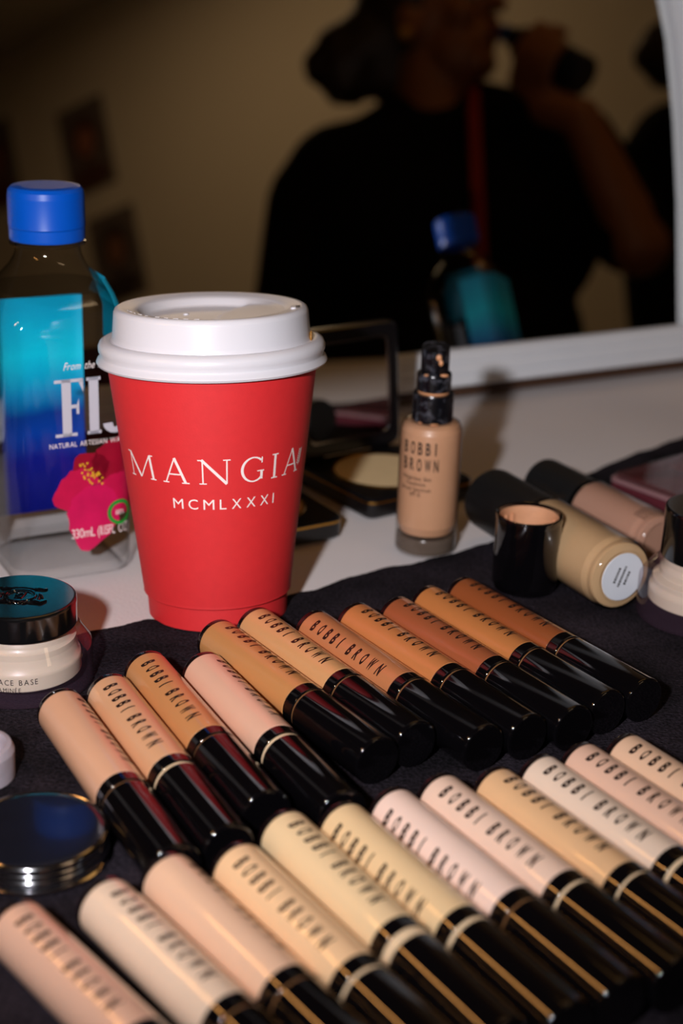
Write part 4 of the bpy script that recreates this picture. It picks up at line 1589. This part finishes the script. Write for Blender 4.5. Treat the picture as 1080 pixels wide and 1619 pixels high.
def person(px_, py_, zv, label, f_dir, arms, seat, bare_right, lean=0.0):
    O, ex, ez = frame_at(px_, py_, zv)
    floor_y = -O.z
    e = tag(empty('person', (O.x, O.y, 0)), label, 'person')

    def W(x, y, z):
        x = x + lean * max(y, -0.56)
        p = O + ex * x + ez * z
        return Vector((p.x - O.x, p.y - O.y, O.z + y))
    hx, hy, hz = 0.004, 0.192, 0.01
    f = Vector(f_dir).normalized()
    s_ = Vector((-f.z, 0, f.x))

    def Hd(a, b, c_):
        return W(hx + f.x * a + s_.x * c_, hy + b + f.y * a, hz + f.z * a + s_.z * c_)
    fw_ = (ex * f.x + ez * f.z).normalized()
    sw_ = (ex * s_.x + ez * s_.z).normalized()
    HM = Matrix((fw_, sw_, Vector((0, 0, 1)))).transposed()
    skin = MB()
    skin.ball(Hd(-0.008, 0.022, 0), 0.096, 0.074, 0.100, mtx=HM)
    skin.ball(Hd(0.034, -0.050, 0), 0.054, 0.054, 0.062, mtx=HM)
    skin.ball(Hd(0.066, -0.088, 0), 0.025, 0.028, 0.022, mtx=HM)
    skin.ball(Hd(0.074, 0.030, 0), 0.020, 0.050, 0.016, mtx=HM)
    skin.capsule(Hd(0.088, 0.010, 0), Hd(0.106, -0.020, 0), 0.009, 0.013)
    skin.ball(Hd(0.084, -0.052, 0), 0.014, 0.024, 0.016, mtx=HM)
    for c_ in (-1, 1):
        skin.ball(Hd(0.060, -0.020, c_ * 0.040), 0.024, 0.022, 0.024, mtx=HM)
        skin.ball(Hd(-0.006, -0.012, c_ * 0.074), 0.018, 0.009, 0.031, mtx=HM)
    skin.capsule(Hd(-0.018, -0.050, 0), W(0, 0.03, -0.01), 0.054, 0.060)
    tor = [((-0.15, 0.0, -0.01), (0.15, 0.0, -0.01), 0.070, 0.070), ((-0.09, -0.13, 0.0), (0.09, -0.13, 0.0), 0.118, 0.118),
           ((-0.06, -0.28, 0), (0.06, -0.28, 0), 0.110, 0.110), ((-0.05, -0.42, 0), (0.05, -0.42, 0), 0.108, 0.108), ((-0.075, -0.54, 0), (0.075, -0.54, 0), 0.115, 0.115)]
    trap = [((-0.05, 0.05, -0.01), (-0.19, -0.02, -0.01), 0.045, 0.055), ((0.05, 0.05, -0.01), (0.19, -0.02, -0.01), 0.045, 0.055)]
    for a, b, ra, rb in tor + trap:
        skin.capsule(W(*a), W(*b), ra, rb)
    arm_parts = []
    for sh, el, wr in arms:
        arm_parts.append((sh, el, wr))
        skin.capsule(W(*sh), W(*el), 0.050, 0.040)
        skin.capsule(W(*el), W(*wr), 0.041, 0.027)
    # legs
    legs = []
    for sx in (-1, 1):
        if seat:
            hip, knee, ank = (sx * 0.09, -0.56, 0.03), (sx * 0.12, -0.57, 0.43), (sx * 0.12, floor_y + 0.09, 0.41)
        else:
            hip, knee, ank = (sx * 0.09, -0.56, 0.0), (sx * 0.09, (floor_y - 0.56) / 2 + 0.03, 0.02), (sx * 0.09, floor_y + 0.09, -0.01)
        legs.append((hip, knee, ank))
        skin.capsule(W(*hip), W(*knee), 0.080, 0.058)
        skin.capsule(W(*knee), W(*ank), 0.056, 0.036)
        skin.capsule(W(ank[0], floor_y + 0.05, ank[2]), W(ank[0], floor_y + 0.036, ank[2] + 0.13), 0.036, 0.026)
    # hands
    for k, (sh, el, wr) in enumerate(arm_parts):
        if k == 1 and bare_right:
            ba, bbm = Vector((0.092, 0.128, 0.100)), Vector((0.200, 0.010, 0.175))
            bd = (bbm - ba).normalized()
            ctr = ba + bd * 0.090
            wv = Vector(wr)
            out = (wv - ctr)
            out = (out - bd * out.dot(bd)).normalized()
            side = bd.cross(out).normalized()
            if side.z < 0:
                side = -side
            palm = ctr + out * 0.060
            skin.capsule(W(*wv), W(*(wv.lerp(palm, 0.6))), 0.026, 0.027)
            for i in range(4):
                c0 = ctr + bd * (i - 1.5) * 0.019
                skin.capsule(W(*(wv.lerp(palm, 0.45))), W(*(c0 + out * 0.043)), 0.021, 0.015, 10)
                ln = (2.5, 2.9, 2.8, 2.2)[i]
                prev = c0 + out * 0.040
                for q in range(1, 5):
                    a = ln * q / 4
                    nx_ = c0 + (out * math.cos(a) + side * math.sin(a)) * 0.038
                    skin.capsule(W(*prev), W(*nx_), 0.0098 - 0.0006 * q, 0.0096 - 0.0006 * q, 10)
                    prev = nx_
            c0 = ctr - bd * 0.036
            prev = wv.lerp(palm, 0.55)
            for q in range(1, 4):
                a = -1.6 * q / 3
                nx_ = c0 + (out * math.cos(a) + side * math.sin(a)) * 0.040
                skin.capsule(W(*prev), W(*nx_), 0.0125 - 0.0008 * q, 0.0120 - 0.0008 * q, 10)
                prev = nx_
        else:
            wv, ev = Vector(wr), Vector(el)
            d = (wv - ev).normalized()
            sd = d.cross(Vector((0, 1, 0)))
            sd = sd.normalized() if sd.length > 0.05 else Vector((0, 0, 1))
            nn = sd.cross(d).normalized()
            pe = wv + d * 0.085
            for i in range(4):
                b0 = pe + sd * (i - 1.5) * 0.019
                skin.capsule(W(*wv), W(*b0), 0.024, 0.013, 10)
                L = (0.068, 0.076, 0.072, 0.056)[i]
                m1 = b0 + d * L * 0.5 - nn * 0.006
                m2 = b0 + d * L * 0.95 - nn * 0.024
                skin.capsule(W(*b0), W(*m1), 0.0095, 0.0085, 10)
                skin.capsule(W(*m1), W(*m2), 0.0085, 0.0072, 10)
            t0 = wv + d * 0.03 - sd * 0.028
            t1 = wv + d * 0.075 - sd * 0.052 - nn * 0.01
            skin.capsule(W(*(wv + d * 0.015)), W(*t0), 0.019, 0.014, 10)
            skin.capsule(W(*t0), W(*t1), 0.013, 0.009, 10)
    smooth_mesh('body', skin, M['skin'], e, 0.006, 4)
    # clothes
    top = MB()
    for a, b, ra, rb in tor[:4] + trap:
        top.capsule(W(*a), W(*b), ra + 0.013, rb + 0.013)
    top.capsule(W(-0.06, -0.50, 0), W(0.06, -0.50, 0), 0.126, 0.126)
    for k, (sh, el, wr) in enumerate(arm_parts):
        s3, e3, w3 = Vector(sh), Vector(el), Vector(wr)
        if k == 1 and bare_right:
            top.capsule(W(*s3), W(*s3.lerp(e3, 0.86)), 0.068, 0.058)
        else:
            top.capsule(W(*s3), W(*e3), 0.068, 0.056)
            top.capsule(W(*e3), W(*e3.lerp(w3, 0.92)), 0.056, 0.044)
    smooth_mesh('sweater', top, M['knit'], e, 0.010, 5)
    tr = MB()
    tr.capsule(W(-0.075, -0.55, 0), W(0.075, -0.55, 0), 0.124, 0.124)
    for hip, knee, ank in legs:
        tr.capsule(W(*hip), W(*knee), 0.094, 0.070)
        tr.capsule(W(*knee), W(*Vector(knee).lerp(Vector(ank), 0.9)), 0.070, 0.056)
    smooth_mesh('trousers', tr, M['denim'], e, 0.012, 5)
    for hip, knee, ank in legs:
        b = MB().capsule(W(ank[0], floor_y + 0.055, ank[2] - 0.01), W(ank[0], floor_y + 0.040, ank[2] + 0.14), 0.045, 0.034)
        for v in b.v:
            v.z = max(v.z, 0.001)
        b.build('shoe', M['black_matte'], e, 60)
    # hair with a loose bun
    hr = MB()
    hr.ball(Hd(-0.030, 0.036, 0), 0.094, 0.086, 0.106, mtx=HM)
    hr.ball(Hd(-0.070, -0.020, 0), 0.052, 0.070, 0.080, mtx=HM)
    bc = Vector((-0.128, 0.168, -0.01))
    hr.ball(W(-0.085, 0.185, -0.01), 0.062)
    rn = random.Random(11)
    hr.ball(W(*bc), 0.054, 0.052, 0.062)
    hr.capsule(Hd(-0.08, 0.0, 0), W(*bc), 0.045, 0.040)
    for k in range(26):
        a, b = rn.uniform(0, 2 * PI), rn.uniform(-1, 1)
        d = Vector((math.cos(a) * math.sqrt(1 - b * b), b, math.sin(a) * math.sqrt(1 - b * b)))
        hr.ball(W(*(bc + d * 0.044)), rn.uniform(0.014, 0.024))
    smooth_mesh('hair', hr, M['hair'], e, 0.007, 2)
    for c_ in (-1, 1):
        eye = MB().ball(Hd(0.0735, 0.004, c_ * 0.032), 0.0125, seg=16, rg=10).build('eye', M['eye_white'], e)
        MB().ball(Hd(0.0810, 0.004, c_ * 0.033), 0.0062, seg=12, rg=8).build('iris', M['iris'], eye)
        br = [Hd(0.086 - 0.010 * abs(t), 0.026 + 0.003 * (1 - t * t), c_ * (0.032 + 0.020 * t)) for t in (-1, -0.3, 0.4, 1)]
        MB().tube(br, 0.0035, 6).build('eyebrow', M['hair'], e)
    lp = MB().ball(Hd(0.0955, -0.046, 0), 0.006, 0.021, 0.005, mtx=HM).ball(Hd(0.094, -0.057, 0), 0.006, 0.018, 0.006, mtx=HM)
    lp.build('lips', M['lip'], e)
    return e, W, Hd, floor_y


p1, W1, H1, fy1 = person(700, 250, 2.24, 'person in a black sweater drinking from a bottle, reflected in the big mirror', (0.84, 0.10, 0.52),
                         [((-0.195, -0.03, -0.01), (-0.262, -0.31, 0.02), (-0.13, -0.46, 0.20)), ((0.19, -0.02, -0.01), (0.245, -0.215, 0.15), (0.178, -0.030, 0.165))], False, True, 0.12)
MB().ball(H1(-0.004, -0.030, 0.086), 0.0095).build('earring', mat('brushed_gold_earring', rgb(214, 160, 70), 0.4, metal=0.3), p1)
sr = []
for x, y, z in ((0.050, 0.080, 0.03), (0.042, 0.03, 0.088), (0.032, -0.10, 0.152), (0.027, -0.24, 0.150)):
    sr.append(W1(x, y, z))
ln = MB().tube(sr, 0.0095, 8)
ln.build('lanyard', M['red_strap'], p1)
# the bottle in the hand
ba, bb_ = W1(0.092, 0.128, 0.100) + p1.location, W1(0.200, 0.010, 0.175) + p1.location
hb_d = (ba - bb_).normalized()
hb = tag(empty('drinking_bottle', ba - hb_d * 0.150), 'dark blue bottle held to the lips of the reflected person', 'bottle')
hb.rotation_euler = hb_d.to_track_quat('Z', 'Y').to_euler()
m_db = mat('dark_blue_bottle', rgb(16, 26, 60), 0.2, coat=0.4)
MB().lathe([(0, 0), (0.024, 0), (0.027, 0.003), (0.027, 0.100), (0.022, 0.120), (0.013, 0.132), (0.012, 0.140), (0, 0.140)], 40).build('bottle', m_db, hb)
MB().lathe([(0, 0.139), (0.0125, 0.139), (0.0125, 0.150), (0.010, 0.1515), (0, 0.1515)], 32).build('neck', M['cap_blue'], hb)

p2, W2, H2, fy2 = person(1200, 205, 2.75, 'person dressed in black at the right rim of the mirror, cut by its frame', (-0.3, 0.0, 0.95),
                         [((-0.195, -0.03, -0.01), (-0.25, -0.31, 0.02), (-0.22, -0.54, 0.10)), ((0.195, -0.03, -0.01), (0.25, -0.31, 0.02), (0.22, -0.54, 0.10))], False, False)


# ================================================================== photographs pinned to the wall behind
def wall_hit(x, y, X=3.0):
    d = ray(x, y)
    P = CAM + d * ((MP0 - CAM).dot(MN) / d.dot(MN))
    r = d - MN * (2 * d.dot(MN))
    return P + r * ((X - P.x) / r.x)


for k, (px_, py_, lab, cols) in enumerate((
        (137, 233, 'pinned photo print with a dark-haired head, nearest the middle of the wall', ((74, 40, 26), (150, 92, 66))),
        (-8, 265, 'pinned photo print in red tones at the left edge of the mirror', ((90, 22, 20), (140, 80, 60))),
        (186, 405, 'lower pinned photo print under the dark-haired one', ((50, 34, 26), (128, 84, 60))))):
    P = wall_hit(px_, py_)
    e = tag(empty('photo_print', (2.9985, P.y, P.z)), lab, 'photo', 'photo prints on the wall')
    sh = slab(0.21, 0.297, 0.002, 0, 0.0006, 0.0001)
    MB().add([Vector((-v.z, v.x, v.y)) for v in sh.v], sh.f).build('sheet', mat('photo_paper_%d' % k, rgb(96, 82, 74), 0.6, var=0.2, scale=12), e, 0)
    for nm, cy, cz, ry, rz, c, off in (('hair_print', 0, 0.03, 0.062, 0.075, cols[0], 0.0008), ('face_print', 0, 0.02, 0.036, 0.048, cols[1], 0.0010), ('shoulder_print', 0, -0.10, 0.085, 0.044, cols[0], 0.0009)):
        n = 28
        MB().add([Vector((-off, cy + ry * math.cos(2 * PI * i / n), cz + rz * math.sin(2 * PI * i / n))) for i in range(n)], [tuple(range(n))]).build(nm, mat('%s_%d' % (nm, k), rgb(*c), 0.6, var=0.2, scale=20), e, 0)
